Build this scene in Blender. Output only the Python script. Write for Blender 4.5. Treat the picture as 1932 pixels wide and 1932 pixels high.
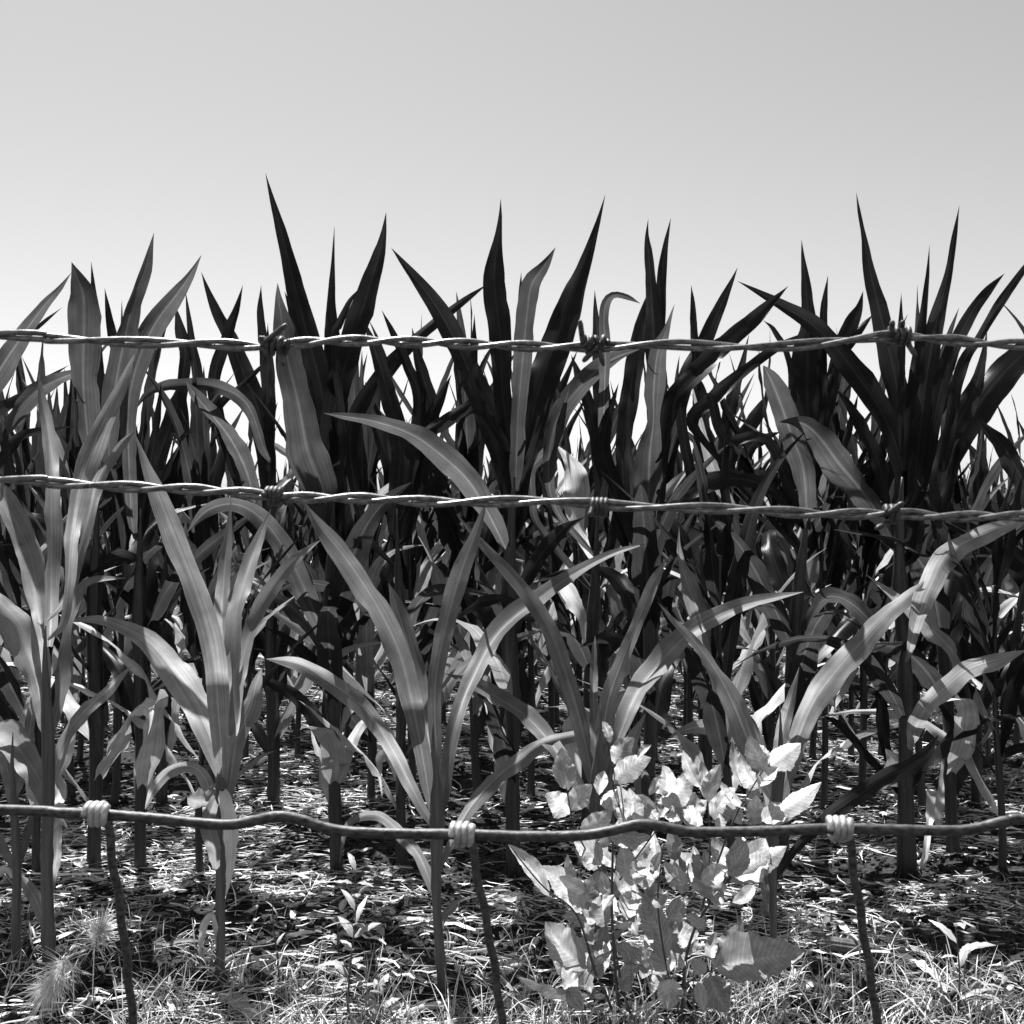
import bpy, math, random
import numpy as np
from mathutils import Vector, noise

random.seed(11)
RNG = np.random.default_rng(11)
for o in list(bpy.data.objects):
    bpy.data.objects.remove(o)
SC = bpy.context.scene
COL = SC.collection
R = math.radians

# ------------------------------------------------------------------ camera, light, exposure
EYE = 1.12                     # metres above the soil
F = 2169.6                     # focal length in units of a 1932 px wide picture
HZ = 951.0                     # horizon row in that picture
cam = bpy.data.cameras.new('camera')
cam.sensor_width = 36
cam.lens = 36 * F / 1932
cam.shift_y = -(966 - HZ) / 1932
cam.clip_start = 0.02
cam.clip_end = 3000
cam.dof.use_dof = True
cam.dof.focus_distance = 1.7
cam.dof.aperture_fstop = 60
camo = bpy.data.objects.new('camera', cam)
camo.location = (0, 0, EYE)
camo.rotation_euler = (R(90), 0, 0)
COL.objects.link(camo)
SC.camera = camo

SUN_EL, SUN_AZ = 63, -22        # degrees; azimuth from +Y (into the picture), negative = left
wd = bpy.data.worlds.new('World')
SC.world = wd
wd.use_nodes = True
nt = wd.node_tree
nt.nodes.clear()
sky = nt.nodes.new('ShaderNodeTexSky')
sky.sky_type = 'NISHITA'
sky.sun_disc = False
sky.sun_elevation = R(SUN_EL)
sky.sun_rotation = R(SUN_AZ)
sky.dust_density = 1.0
sky.air_density = 1.0
bw = nt.nodes.new('ShaderNodeRGBToBW')
bg = nt.nodes.new('ShaderNodeBackground')
bg.inputs['Strength'].default_value = 0.078
wo = nt.nodes.new('ShaderNodeOutputWorld')
nt.links.new(sky.outputs[0], bw.inputs[0])
nt.links.new(bw.outputs[0], bg.inputs[0])
nt.links.new(bg.outputs[0], wo.inputs[0])

sl = bpy.data.lights.new('sun', 'SUN')
sl.energy = 5.0
sl.angle = R(0.5)
sl.color = (1, 1, 1)            # black and white picture
so = bpy.data.objects.new('sun', sl)
dvec = Vector((-math.sin(R(SUN_AZ)) * math.cos(R(SUN_EL)), -math.cos(R(SUN_AZ)) * math.cos(R(SUN_EL)), -math.sin(R(SUN_EL))))
so.rotation_euler = dvec.to_track_quat('-Z', 'Y').to_euler()
so.location = (-3, 8, 10)
COL.objects.link(so)

SC.view_settings.view_transform = 'Standard'
SC.view_settings.look = 'None'
SC.view_settings.gamma = 1
SC.view_settings.exposure = 1.0
SC.render.engine = 'CYCLES'
SC.cycles.max_bounces = 6
SC.cycles.diffuse_bounces = 3
SC.cycles.transmission_bounces = 4
SC.cycles.glossy_bounces = 2

# ------------------------------------------------------------------ helpers
def PT(px, py, d):
    """picture row/column at a given distance -> a point in metres"""
    return np.array([(px - 966) / F * d, d, EYE - (py - HZ) / F * d])

CROPS = {'A': (0, 300, .3677), 'B': (615.6, 300, .3677), 'C': (1221.8, 300, .3677),
         'D': (0, 868.2, .3677), 'E': (615.6, 868.2, .3677), 'F': (1221.8, 868.2, .3677),
         'G': (0, 1300.7, .3268), 'H': (631.4, 1300.7, .3268), 'I': (947.1, 1300.7, .3268), 'J': (1300.7, 1300.7, .3268),
         'V': (0, 0, 1.0)}
def cv(c, x, y):
    ox, oy, s = CROPS[c]
    return ox + x * s, oy + y * s

def tag(o, label=None, cat=None, group=None, kind=None):
    if label: o['label'] = label
    if cat: o['category'] = cat
    if group: o['group'] = group
    if kind: o['kind'] = kind
    return o

def empty(name, loc, rz=0.0):
    o = bpy.data.objects.new(name, None)
    o.empty_display_size = 0.05
    o.location = loc
    o.rotation_euler = (0, 0, rz)
    COL.objects.link(o)
    return o

def mesh_data(name, V, Fc, mat, uv=None, smooth=True):
    me = bpy.data.meshes.new(name)
    V = np.asarray(V, dtype=np.float64)
    me.from_pydata(V.tolist(), [], Fc)
    if uv is not None:
        ul = me.uv_layers.new(name='UVMap')
        li = np.zeros(len(me.loops), dtype=np.int32)
        me.loops.foreach_get('vertex_index', li)
        ul.data.foreach_set('uv', np.asarray(uv, dtype=np.float32)[li].ravel())
    me.materials.append(mat)
    if smooth:
        me.polygons.foreach_set('use_smooth', [True] * len(me.polygons))
    me.update()
    return me

def link(name, me, parent=None, loc=None):
    o = bpy.data.objects.new(name, me)
    if loc is not None: o.location = loc
    COL.objects.link(o)
    if parent is not None: o.parent = parent
    return o

def crom(P, n):
    """Catmull-Rom through rows of P, n samples"""
    P = np.asarray(P, dtype=float)
    if len(P) == 2:
        t = np.linspace(0, 1, n)[:, None]
        return P[0] * (1 - t) + P[1] * t
    Q = np.vstack([2 * P[0] - P[1], P, 2 * P[-1] - P[-2]])
    seg = np.linalg.norm(np.diff(P[:, :2] if P.shape[1] > 3 else P, axis=0), axis=1)
    cum = np.concatenate([[0], np.cumsum(np.maximum(seg, 1e-9))])
    out = []
    for s in np.linspace(0, cum[-1], n):
        i = min(np.searchsorted(cum, s, side='right') - 1, len(P) - 2)
        i = max(i, 0)
        t = (s - cum[i]) / (cum[i + 1] - cum[i])
        a, b, c, d = Q[i], Q[i + 1], Q[i + 2], Q[i + 3]
        out.append(.5 * ((2 * b) + (-a + c) * t + (2 * a - 5 * b + 4 * c - d) * t * t + (-a + 3 * b - 3 * c + d) * t ** 3))
    return np.array(out)

def unit(v):
    return v / np.maximum(np.linalg.norm(v, axis=-1, keepdims=True), 1e-9)

def ribbon(C, W, width, fold=0.12, wave=0.06, nac=6, seed=0, serr=0.0, jag=0.0):
    """leaf blade: centre line C, unit-ish cross vectors W, full widths"""
    rr = np.random.default_rng(seed)
    n = len(C)
    T = unit(np.gradient(C, axis=0))
    N = unit(np.cross(W, T))
    L = np.concatenate([[0], np.cumsum(np.linalg.norm(np.diff(C, axis=0), axis=1))])
    tt = L / L[-1]
    ph = rr.uniform(0, 6.28, 4)
    k = rr.uniform(2.2, 4.5, 2)
    ss = np.linspace(-1, 1, nac + 1)
    V = np.zeros((n, nac + 1, 3)); UV = np.zeros((n, nac + 1, 2))
    for j, s in enumerate(ss):
        side = 0 if s < 0 else 1
        wv = np.sin(tt * k[side] * 6.28 + ph[side]) * (s * s) * wave * width * np.sin(np.pi * np.clip(tt, 0, 1)) ** .5
        wv = wv + np.sin(tt * k[side] * 17 + ph[3 - side]) * (s ** 4) * wave * .35 * width * np.sin(np.pi * tt) ** .5
        wf = 1 + .05 * np.sin(tt * 13 + ph[2 + side]) + .035 * np.sin(tt * 41 + ph[side])
        if serr and abs(s) > .99:
            wf = wf + serr * np.where(np.arange(n) % 2 == 0, 1, -1)
        if jag and abs(s) > .99:
            wf = wf - jag * np.maximum(0, rr.normal(0, 1, n) - .7)
        V[:, j] = C + W * (s * .5 * width * wf)[:, None] + N * (fold * abs(s) * width + wv)[:, None]
        UV[:, j, 0] = (s + 1) / 2
        UV[:, j, 1] = L
    m = nac + 1
    Fc = [(i * m + j, i * m + j + 1, (i + 1) * m + j + 1, (i + 1) * m + j) for i in range(n - 1) for j in range(nac)]
    return V.reshape(-1, 3), Fc, UV.reshape(-1, 2)

def tube(C, rad, nr=10, cap=True):
    C = np.asarray(C, float); n = len(C)
    rad = np.broadcast_to(rad, (n,))
    T = unit(np.gradient(C, axis=0))
    ref = np.array([0, 0, 1.0]) if abs(T[0][2]) < .8 else np.array([1.0, 0, 0])
    U = [];
    u = unit(np.cross(T[0], ref))
    for i in range(n):
        u = unit(u - T[i] * np.dot(u, T[i]))
        U.append(u)
    U = np.array(U); Wd = np.cross(T, U)
    a = np.linspace(0, 2 * np.pi, nr, endpoint=False)
    V = C[:, None] + (U[:, None] * np.cos(a)[None, :, None] + Wd[:, None] * np.sin(a)[None, :, None]) * rad[:, None, None]
    L = np.concatenate([[0], np.cumsum(np.linalg.norm(np.diff(C, axis=0), axis=1))])
    UV = np.zeros((n, nr, 2)); UV[:, :, 0] = (a / 6.283)[None]; UV[:, :, 1] = L[:, None]
    Fc = [(i * nr + j, i * nr + (j + 1) % nr, (i + 1) * nr + (j + 1) % nr, (i + 1) * nr + j) for i in range(n - 1) for j in range(nr)]
    if cap:
        Fc.append(tuple(range(nr - 1, -1, -1)))
        Fc.append(tuple((n - 1) * nr + j for j in range(nr)))
    return V.reshape(-1, 3), Fc, UV.reshape(-1, 2)

def join(parts):
    Vs, Fs, Us = [], [], []; off = 0
    for V, Fc, U in parts:
        Vs.append(V); Us.append(U)
        Fs += [tuple(i + off for i in f) for f in Fc]
        off += len(V)
    return np.vstack(Vs), Fs, np.vstack(Us)

# ------------------------------------------------------------------ materials (greys: the picture is black and white)
def newmat(name):
    m = bpy.data.materials.new(name); m.use_nodes = True
    t = m.node_tree; t.nodes.clear()
    return m, t, t.nodes, t.links

def ramp(nd, pts):
    r = nd.new('ShaderNodeValToRGB'); e = r.color_ramp.elements
    while len(e) < len(pts): e.new(.5)
    for i, (p, v) in enumerate(pts):
        e[i].position = p; e[i].color = (v, v, v, 1)
    return r

def leaf_mat(name, base, trans, mix, rough=.42, rib=1.9, spec=.5, veins='parallel', spots=.0):
    m, t, nd, lk = newmat(name)
    uv = nd.new('ShaderNodeUVMap')
    sep = nd.new('ShaderNodeSeparateXYZ'); lk.new(uv.outputs[0], sep.inputs[0])
    # streaks that run along the blade
    mp = nd.new('ShaderNodeMapping'); lk.new(uv.outputs[0], mp.inputs[0])
    mp.inputs['Scale'].default_value = (26, 2.2, 1) if veins == 'parallel' else (5, 40, 1)
    oi = nd.new('ShaderNodeObjectInfo')
    mw = nd.new('ShaderNodeMath'); mw.operation = 'MULTIPLY'; mw.inputs[1].default_value = 40
    lk.new(oi.outputs['Random'], mw.inputs[0])
    nz = nd.new('ShaderNodeTexNoise'); nz.noise_dimensions = '4D'
    nz.inputs['Scale'].default_value = 1; nz.inputs['Detail'].default_value = 3
    lk.new(mp.outputs[0], nz.inputs['Vector']); lk.new(mw.outputs[0], nz.inputs['W'])
    st = ramp(nd, [(.3, .70), (.7, 1.30)]); lk.new(nz.outputs[0], st.inputs[0])
    # blotches
    tc = nd.new('ShaderNodeTexCoord')
    n2 = nd.new('ShaderNodeTexNoise'); n2.inputs['Scale'].default_value = 14; n2.inputs['Detail'].default_value = 5
    lk.new(tc.outputs['Object'], n2.inputs['Vector'])
    bl = ramp(nd, [(.3, .75), (.7, 1.25)]); lk.new(n2.outputs[0], bl.inputs[0])
    # midrib
    ab = nd.new('ShaderNodeMath'); ab.operation = 'SUBTRACT'; ab.inputs[1].default_value = .5; lk.new(sep.outputs[0], ab.inputs[0])
    ab2 = nd.new('ShaderNodeMath'); ab2.operation = 'ABSOLUTE'; lk.new(ab.outputs[0], ab2.inputs[0])
    rb = ramp(nd, [(.0, rib), (.035, rib * .85), (.06, 1.0)]); lk.new(ab2.outputs[0], rb.inputs[0])
    if veins == 'side':      # slanting side veins
        ma = nd.new('ShaderNodeMath'); ma.operation = 'MULTIPLY'; ma.inputs[1].default_value = .045; lk.new(ab2.outputs[0], ma.inputs[0])
        sb = nd.new('ShaderNodeMath'); sb.operation = 'SUBTRACT'; lk.new(sep.outputs[1], sb.inputs[0]); lk.new(ma.outputs[0], sb.inputs[1])
        ms = nd.new('ShaderNodeMath'); ms.operation = 'MULTIPLY'; ms.inputs[1].default_value = 2 * math.pi / .011; lk.new(sb.outputs[0], ms.inputs[0])
        sn = nd.new('ShaderNodeMath'); sn.operation = 'SINE'; lk.new(ms.outputs[0], sn.inputs[0])
        vr = ramp(nd, [(.0, 1.0), (.86, 1.0), (.99, 1.5)]); lk.new(sn.outputs[0], vr.inputs[0])
    # per leaf brightness
    pr = nd.new('ShaderNodeMapRange'); pr.inputs[3].default_value = .72; pr.inputs[4].default_value = 1.3; lk.new(oi.outputs['Random'], pr.inputs[0])
    cur = None
    outs = [st.outputs[0], bl.outputs[0], rb.outputs[0], pr.outputs[0]] + ([vr.outputs[0]] if veins == 'side' else [])
    for o_ in outs:
        if cur is None: cur = o_; continue
        mm = nd.new('ShaderNodeMath'); mm.operation = 'MULTIPLY'; lk.new(cur, mm.inputs[0]); lk.new(o_, mm.inputs[1]); cur = mm.outputs[0]
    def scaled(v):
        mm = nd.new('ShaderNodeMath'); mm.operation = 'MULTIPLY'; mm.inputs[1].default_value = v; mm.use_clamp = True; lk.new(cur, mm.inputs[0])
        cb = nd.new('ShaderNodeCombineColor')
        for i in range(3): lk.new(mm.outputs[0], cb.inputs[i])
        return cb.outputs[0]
    bp = nd.new('ShaderNodeBump'); bp.inputs['Strength'].default_value = .35; bp.inputs['Distance'].default_value = .002
    hh = vr.outputs[0] if veins == 'side' else nz.outputs[0]
    lk.new(hh, bp.inputs['Height'])
    p = nd.new('ShaderNodeBsdfPrincipled')
    p.inputs['Roughness'].default_value = rough
    p.inputs['Specular IOR Level'].default_value = spec
    lk.new(scaled(base), p.inputs['Base Color']); lk.new(bp.outputs[0], p.inputs['Normal'])
    tr = nd.new('ShaderNodeBsdfTranslucent'); lk.new(scaled(trans), tr.inputs['Color']); lk.new(bp.outputs[0], tr.inputs['Normal'])
    mx = nd.new('ShaderNodeMixShader'); mx.inputs[0].default_value = mix
    lk.new(p.outputs[0], mx.inputs[1]); lk.new(tr.outputs[0], mx.inputs[2])
    out = nd.new('ShaderNodeOutputMaterial'); lk.new(mx.outputs[0], out.inputs[0])
    return m

def plain_mat(name, base, rough=.7, scale=(20, 20, 20), lo=.7, hi=1.3, metal=0, bump=.3, spec=.3, coord='Object', bd=.002, rnd=0.0):
    m, t, nd, lk = newmat(name)
    tc = nd.new('ShaderNodeTexCoord'); mp = nd.new('ShaderNodeMapping'); mp.inputs['Scale'].default_value = scale
    lk.new(tc.outputs[coord], mp.inputs[0])
    nz = nd.new('ShaderNodeTexNoise'); nz.inputs['Scale'].default_value = 1; nz.inputs['Detail'].default_value = 6
    lk.new(mp.outputs[0], nz.inputs['Vector'])
    r = ramp(nd, [(.3, min(1, base * lo)), (.7, min(1, base * hi))]); lk.new(nz.outputs[0], r.inputs[0])
    p = nd.new('ShaderNodeBsdfPrincipled')
    p.inputs['Roughness'].default_value = rough; p.inputs['Metallic'].default_value = metal; p.inputs['Specular IOR Level'].default_value = spec
    cur = r.outputs[0]
    if rnd:
        at = nd.new('ShaderNodeAttribute'); at.attribute_name = 'tone'; at.attribute_type = 'GEOMETRY'
        mx = nd.new('ShaderNodeMix'); mx.data_type = 'RGBA'; mx.blend_type = 'MULTIPLY'; mx.inputs[0].default_value = 1
        lk.new(cur, mx.inputs[6]); lk.new(at.outputs['Fac'], mx.inputs[7]); cur = mx.outputs[2]
    lk.new(cur, p.inputs['Base Color'])
    bp = nd.new('ShaderNodeBump'); bp.inputs['Strength'].default_value = bump; bp.inputs['Distance'].default_value = bd
    lk.new(nz.outputs[0], bp.inputs['Height']); lk.new(bp.outputs[0], p.inputs['Normal'])
    out = nd.new('ShaderNodeOutputMaterial'); lk.new(p.outputs[0], out.inputs[0])
    return m

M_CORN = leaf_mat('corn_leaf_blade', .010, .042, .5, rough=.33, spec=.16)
M_BACKLIT = leaf_mat('backlit_corn_leaf_blade', .030, .092, .5, rough=.36, spec=.2)  # lighter copy of the corn blade, backlight put into the colour
M_FRONT = leaf_mat('front_corn_leaf_blade', .24, .13, .5, rough=.46, spec=.25, rib=1.6)  # lighter copy of the corn blade, front row brightness put into its colour
M_SUNLIT = leaf_mat('sunlit_corn_leaf_blade', .33, .24, .5, rough=.48, rib=1.4, spec=.3)  # sunlight on the brightest blades is put into this lighter colour
M_STALKLIT = plain_mat('lit_corn_stalk_skin', .085, .42, (120, 120, 6), .6, 1.4, spec=.5)  # stalk skin lightened in colour for front stalks catching the light
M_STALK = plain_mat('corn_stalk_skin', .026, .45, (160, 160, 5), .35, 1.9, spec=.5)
M_WEED = leaf_mat('weed_leaf_blade', .52, .15, .4, rough=.42, rib=1.25, veins='side')
M_WEEDSTEM = plain_mat('weed_stem_skin', .09, .6, (60, 60, 8))
M_DRY = leaf_mat('dry_leaf_blade', .55, .4, .25, rough=.6, rib=1.15)
M_STRAW = plain_mat('straw', .68, .6, (40, 40, 40), .6, 1.2, rnd=1.0)
M_GRASS = plain_mat('grass_blade', .30, .55, (30, 30, 30), .6, 1.4, rnd=1.0)
M_SOIL = plain_mat('soil', .032, .95, (60, 60, 60), .3, 2.4, bump=1.0, bd=.02, spec=.1)
M_WIRE = plain_mat('galvanised_wire', .20, .40, (300, 700, 700), .35, 1.7, metal=.5, bump=.25, bd=.0005, spec=.5)
M_WIREDARK = plain_mat('weathered_wire', .055, .5, (300, 600, 600), .3, 2.2, metal=.3, bump=.5, bd=.0005, spec=.5)
M_KNOT = plain_mat('shiny_knot_wire', .5, .45, (200, 300, 300), .6, 1.3, metal=.5, bump=.4, bd=.0005, spec=.5)
M_AWN = plain_mat('awn', .95, .5, (30, 30, 30))
M_COB = plain_mat('old_cob', .10, .8, (60, 60, 60), .5, 1.6, bump=.8, bd=.003)
M_FAR = plain_mat('far_foliage', .05, .8, (.6, .6, .6), .5, 1.6)

# ------------------------------------------------------------------ ground
def ground_h(x, y):
    a = noise.noise(Vector((x * .9, y * .9, 3.1))) * .035
    b = noise.noise(Vector((x * 4.1, y * 4.1, 7.7))) * .018
    c = noise.noise(Vector((x * 15., y * 15., 1.7))) * .006
    return a + b + c

def axis(dense0, dense1, step, far0, far1):
    a = list(np.arange(dense0, dense1, step))
    s, v = step, dense1
    while v < far1:
        a.append(v); s *= 1.25; v += s
    a.append(far1)
    s, v = step, dense0
    lo = []
    while v > far0:
        s *= 1.25; v -= s; lo.append(max(v, far0))
    return np.array(sorted(set(np.round(lo + a, 5))))
xs = axis(-3.4, 3.4, .022, -900, 900)
ys = axis(1.9, 6.5, .022, -60, 1500)
XX, YY = np.meshgrid(xs, ys)
ZZ = np.array([[ground_h(x, y) if (abs(x) < 12 and -1 < y < 20) else 0 for x in xs] for y in ys])
nx, ny = len(xs), len(ys)
ii = (np.arange(ny - 1)[:, None] * nx + np.arange(nx - 1)[None]).ravel()
gf = np.stack([ii, ii + 1, ii + nx + 1, ii + nx], 1)
me = mesh_data('ground', np.stack([XX.ravel(), YY.ravel(), ZZ.ravel()], 1), gf.tolist(), M_SOIL)
tag(link('ground', me), kind='structure')

# ------------------------------------------------------------------ far hedge line on the horizon
def far_line():
    parts = []
    rr = np.random.default_rng(5)
    n = 1800
    c = np.stack([rr.uniform(-260, 260, n), rr.uniform(398, 412, n), rr.uniform(0, 1, n) ** .7 * 3.4], 1)
    c[:, 2] *= .65 + .35 * np.sin(c[:, 0] * .07) * np.sin(c[:, 0] * .023 + 1)
    V = []; Fc = []
    for i, p in enumerate(c):
        s = rr.uniform(.5, 1.6)
        q = rr.normal(0, 1, (4, 3)) * s * np.array([1.2, 1, .5])
        V += [p + a for a in q]
        Fc += [(4 * i, 4 * i + 1, 4 * i + 2), (4 * i + 1, 4 * i + 2, 4 * i + 3), (4 * i, 4 * i + 2, 4 * i + 3)]
    me = mesh_data('far_hedge', V, Fc, M_FAR)
    tag(link('far_hedge', me), 'low dark line of far trees on the horizon behind the corn field', 'trees', kind='stuff')
far_line()

# ------------------------------------------------------------------ procedural corn parts
def proc_leaf(z0, az, length, wid, a0, droop, twist, seed, r0=.002, wave=.15, jag=.03):
    """arching maize blade rising from a node at height z0"""
    n = 22
    rr = np.random.default_rng(seed)
    t = np.linspace(0, 1, n)
    ang = a0 + droop * t ** 1.6 + .10 * np.sin(t * 7 + rr.uniform(0, 6))
    ds = length / (n - 1)
    rad = r0 + np.concatenate([[0], np.cumsum(np.sin(ang[:-1]) * ds)])
    zz = z0 + np.concatenate([[0], np.cumsum(np.cos(ang[:-1]) * ds)])
    azz = az + .35 * rr.normal() * t ** 2
    C = np.stack([np.cos(azz) * rad, np.sin(azz) * rad, zz], 1)
    T = unit(np.gradient(C, axis=0))
    side = unit(np.cross(T, np.stack([np.cos(azz + .001), np.sin(azz + .001), np.full(n, .0)], 1) + np.array([0, 0, -.0001])))
    side = np.stack([-np.sin(azz), np.cos(azz), np.zeros(n)], 1)
    N = np.cross(side, T)
    tw = twist * t ** 1.2
    W = side * np.cos(tw)[:, None] + N * np.sin(tw)[:, None]
    w = wid * np.minimum(1, .30 + 3.2 * t) * (1 - t ** 2.3) ** .9
    w[-1] = .0006
    return ribbon(C, W, w, fold=.16, wave=wave, jag=jag, seed=seed)

def proc_stalk(h, r, seed, lean=(0, 0)):
    rr = np.random.default_rng(seed)
    n = 26
    t = np.linspace(0, 1, n)
    z = t * h
    C = np.stack([lean[0] * t ** 2 + .006 * np.sin(t * 8 + seed), lean[1] * t ** 2 + .006 * np.cos(t * 7 + seed), z - .03], 1)
    rad = r * (1.08 - .55 * t) * (1 + .10 * (np.abs(np.sin(t * 9.4)) < .25))
    rad[0] *= 1.35; rad[1] *= 1.1
    return tube(C, rad, 10)

def plant_parts(seed, H, nl=10, scale=1.0):
    """returns list of (part name, mesh arrays)"""
    rr = np.random.default_rng(seed)
    az0 = rr.uniform(0, math.pi)
    out = [('stalk', proc_stalk(H * .70, .0135 * scale, seed))]
    for k in range(nl):
        u = k / (nl - 1)
        z0 = H * (.13 + .52 * u)
        az = az0 + math.pi * (k % 2) + rr.normal() * .35
        ln = H * (.30 + .22 * math.sin(math.pi * min(1, .25 + u * .7))) * rr.uniform(.85, 1.12)
        if u > .8: ln = (H * .98 - z0) * rr.uniform(.85, 1.08)
        wd_ = .069 * scale * rr.uniform(.75, 1.2) * (.65 + .5 * math.sin(math.pi * min(1, .2 + u * .7)))
        a0 = R(30 - 24 * u + rr.normal() * 5)
        dr = R(rr.uniform(10, 85) * (1 - u) ** .9 + rr.uniform(0, 14))
        nm_ = 'leaf' if not (k < 5 and rr.random() < .62) else ('leaf_lit' if rr.random() < .6 else 'leaf_glint')  # sunlit highlights among lower leaves, painted by giving some a lighter material
        out.append((nm_, proc_leaf(z0, az, ln, wd_, max(a0, .04), dr, rr.normal() * (1.0 if nm_ == 'leaf' else 1.8), seed * 31 + k, wave=.15 if nm_ == 'leaf' else .26, jag=.03 if nm_ == 'leaf' else .10)))
    return out

PM = {'stalk': M_STALK, 'leaf': M_CORN, 'leaf_lit': M_SUNLIT, 'leaf_glint': M_DRY}
PROTO = []
for s in range(10):
    H = 1.75
    PROTO.append([(nm.split('_')[0], mesh_data('corn_' + nm, *a[:2], PM[nm], a[2])) for nm, a in plant_parts(100 + s, H, 11 + s % 3)])
PROTO_ONE = []
for s in range(8):
    ps = plant_parts(300 + s, 1.75, 12)
    V, Fc, U = join([a for nm, a in ps])
    me = mesh_data('corn_plant', V, Fc, M_CORN, U)
    for m_ in (M_STALK, M_SUNLIT, M_DRY): me.materials.append(m_)
    mi = np.concatenate([np.full(len(a[1]), {'leaf': 0, 'stalk': 1, 'leaf_lit': 2, 'leaf_glint': 3}[nm], dtype=np.int32) for nm, a in ps])
    me.polygons.foreach_set('material_index', mi)
    PROTO_ONE.append(me)

def filler(x, y, H, label, group, one=False):
    z = ground_h(x, y)
    s = H / 1.75
    rz = random.uniform(0, 6.283)
    if one:
        o = link('corn_plant', random.choice(PROTO_ONE), loc=(x, y, z))
    else:
        o = empty('corn_plant', (x, y, z))
        for nm, me in random.choice(PROTO):
            c = bpy.data.objects.new(nm, me); COL.objects.link(c); c.parent = o
    o.rotation_euler = (random.gauss(0, .035), random.gauss(0, .035), rz)
    sx = (s * .5 + .5) * random.uniform(.92, 1.08)
    o.scale = (sx, sx, s)
    return tag(o, label, 'corn plant', group)

# ------------------------------------------------------------------ traced leaves and plants
LEAFSEED = [1000]
def traced_leaf(parent, base, crop, pts, depth, dd=None, mat=None, fold=None, tilt=None, name='leaf', wave=.13, label=None, serr=0, jag=.035, n=38, stalk=None, near=0, k=None):
    """pts: (x, y, width) from where the blade leaves the stalk to its tip; dd: how far the tip stands nearer (-) or farther (+)"""
    LEAFSEED[0] += 1
    rr = np.random.default_rng(LEAFSEED[0])
    s = CROPS[crop][2]
    P = np.array([[*cv(crop, x, y), w * s] for x, y, w in pts], float)
    if stalk is not None:
        sx = float(np.interp(P[0, 1], stalk[:, 1], stalk[:, 0]))
        gap = abs(sx - P[0, 0])
        if gap > 9: P = np.vstack([[sx, P[0, 1] + 8 + 1.1 * gap, P[0, 2] * .7], P])
    D2 = crom(P, n)
    seg = np.concatenate([[0], np.cumsum(np.linalg.norm(np.diff(D2[:, :2], axis=0), axis=1))]); t = seg / seg[-1]
    dark = mat is M_CORN or (mat is M_FRONT and rr.random() < .35)
    # k: how far the blade leans back per metre of height; near .47 it is edge-on to the sun, above it the sun strikes its visible face
    if dark: k0, ka = rr.uniform(.38, .58), .10
    elif mat is M_BACKLIT: k0, ka = rr.uniform(-.35, .05), .25
    elif mat is M_DRY: k0, ka = rr.uniform(.2, 1.3), .6
    else: k0, ka = rr.uniform(.9, 1.35), .5
    if k is not None: k0, ka = k, .28
    kt = k0 + ka * np.sin(t * rr.uniform(4, 11) + rr.uniform(0, 6))
    if fold is None: fold = rr.choice([-1, 1]) * rr.uniform(.10, .26) * (.55 if dark else 1)
    zz = (HZ - D2[:, 1]) * depth / F
    off = np.concatenate([[0], np.cumsum(.5 * (kt[1:] + kt[:-1]) * np.diff(zz))])
    off = .85 * np.tanh(off / .85)
    d = depth + off - near * np.minimum(1, 3.5 * t)
    C = np.array([PT(a, b, q) for (a, b, _), q in zip(D2, d)])
    T2 = np.gradient(D2[:, :2], axis=0); T2 /= np.maximum(np.linalg.norm(T2, axis=1, keepdims=True), 1e-6)
    tw = (.12 if dark else .35) * np.sin(t * rr.uniform(3, 9) + rr.uniform(0, 6))
    W = np.stack([-T2[:, 1], -kt * T2[:, 0] + tw, -T2[:, 0]], 1)
    w = np.maximum(D2[:, 2], .6) * d / F * np.minimum(1, .4 + 7 * t)
    w[-1] = max(w[-1] * .3, .0005)
    V, Fc, U = ribbon(C, W, w, fold=fold, wave=wave, seed=LEAFSEED[0], serr=serr, jag=jag)
    me = mesh_data(name, V - np.array(base), Fc, mat or M_CORN, U)
    o = link(name, me, parent)
    if label: o['label'] = label
    return o

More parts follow.
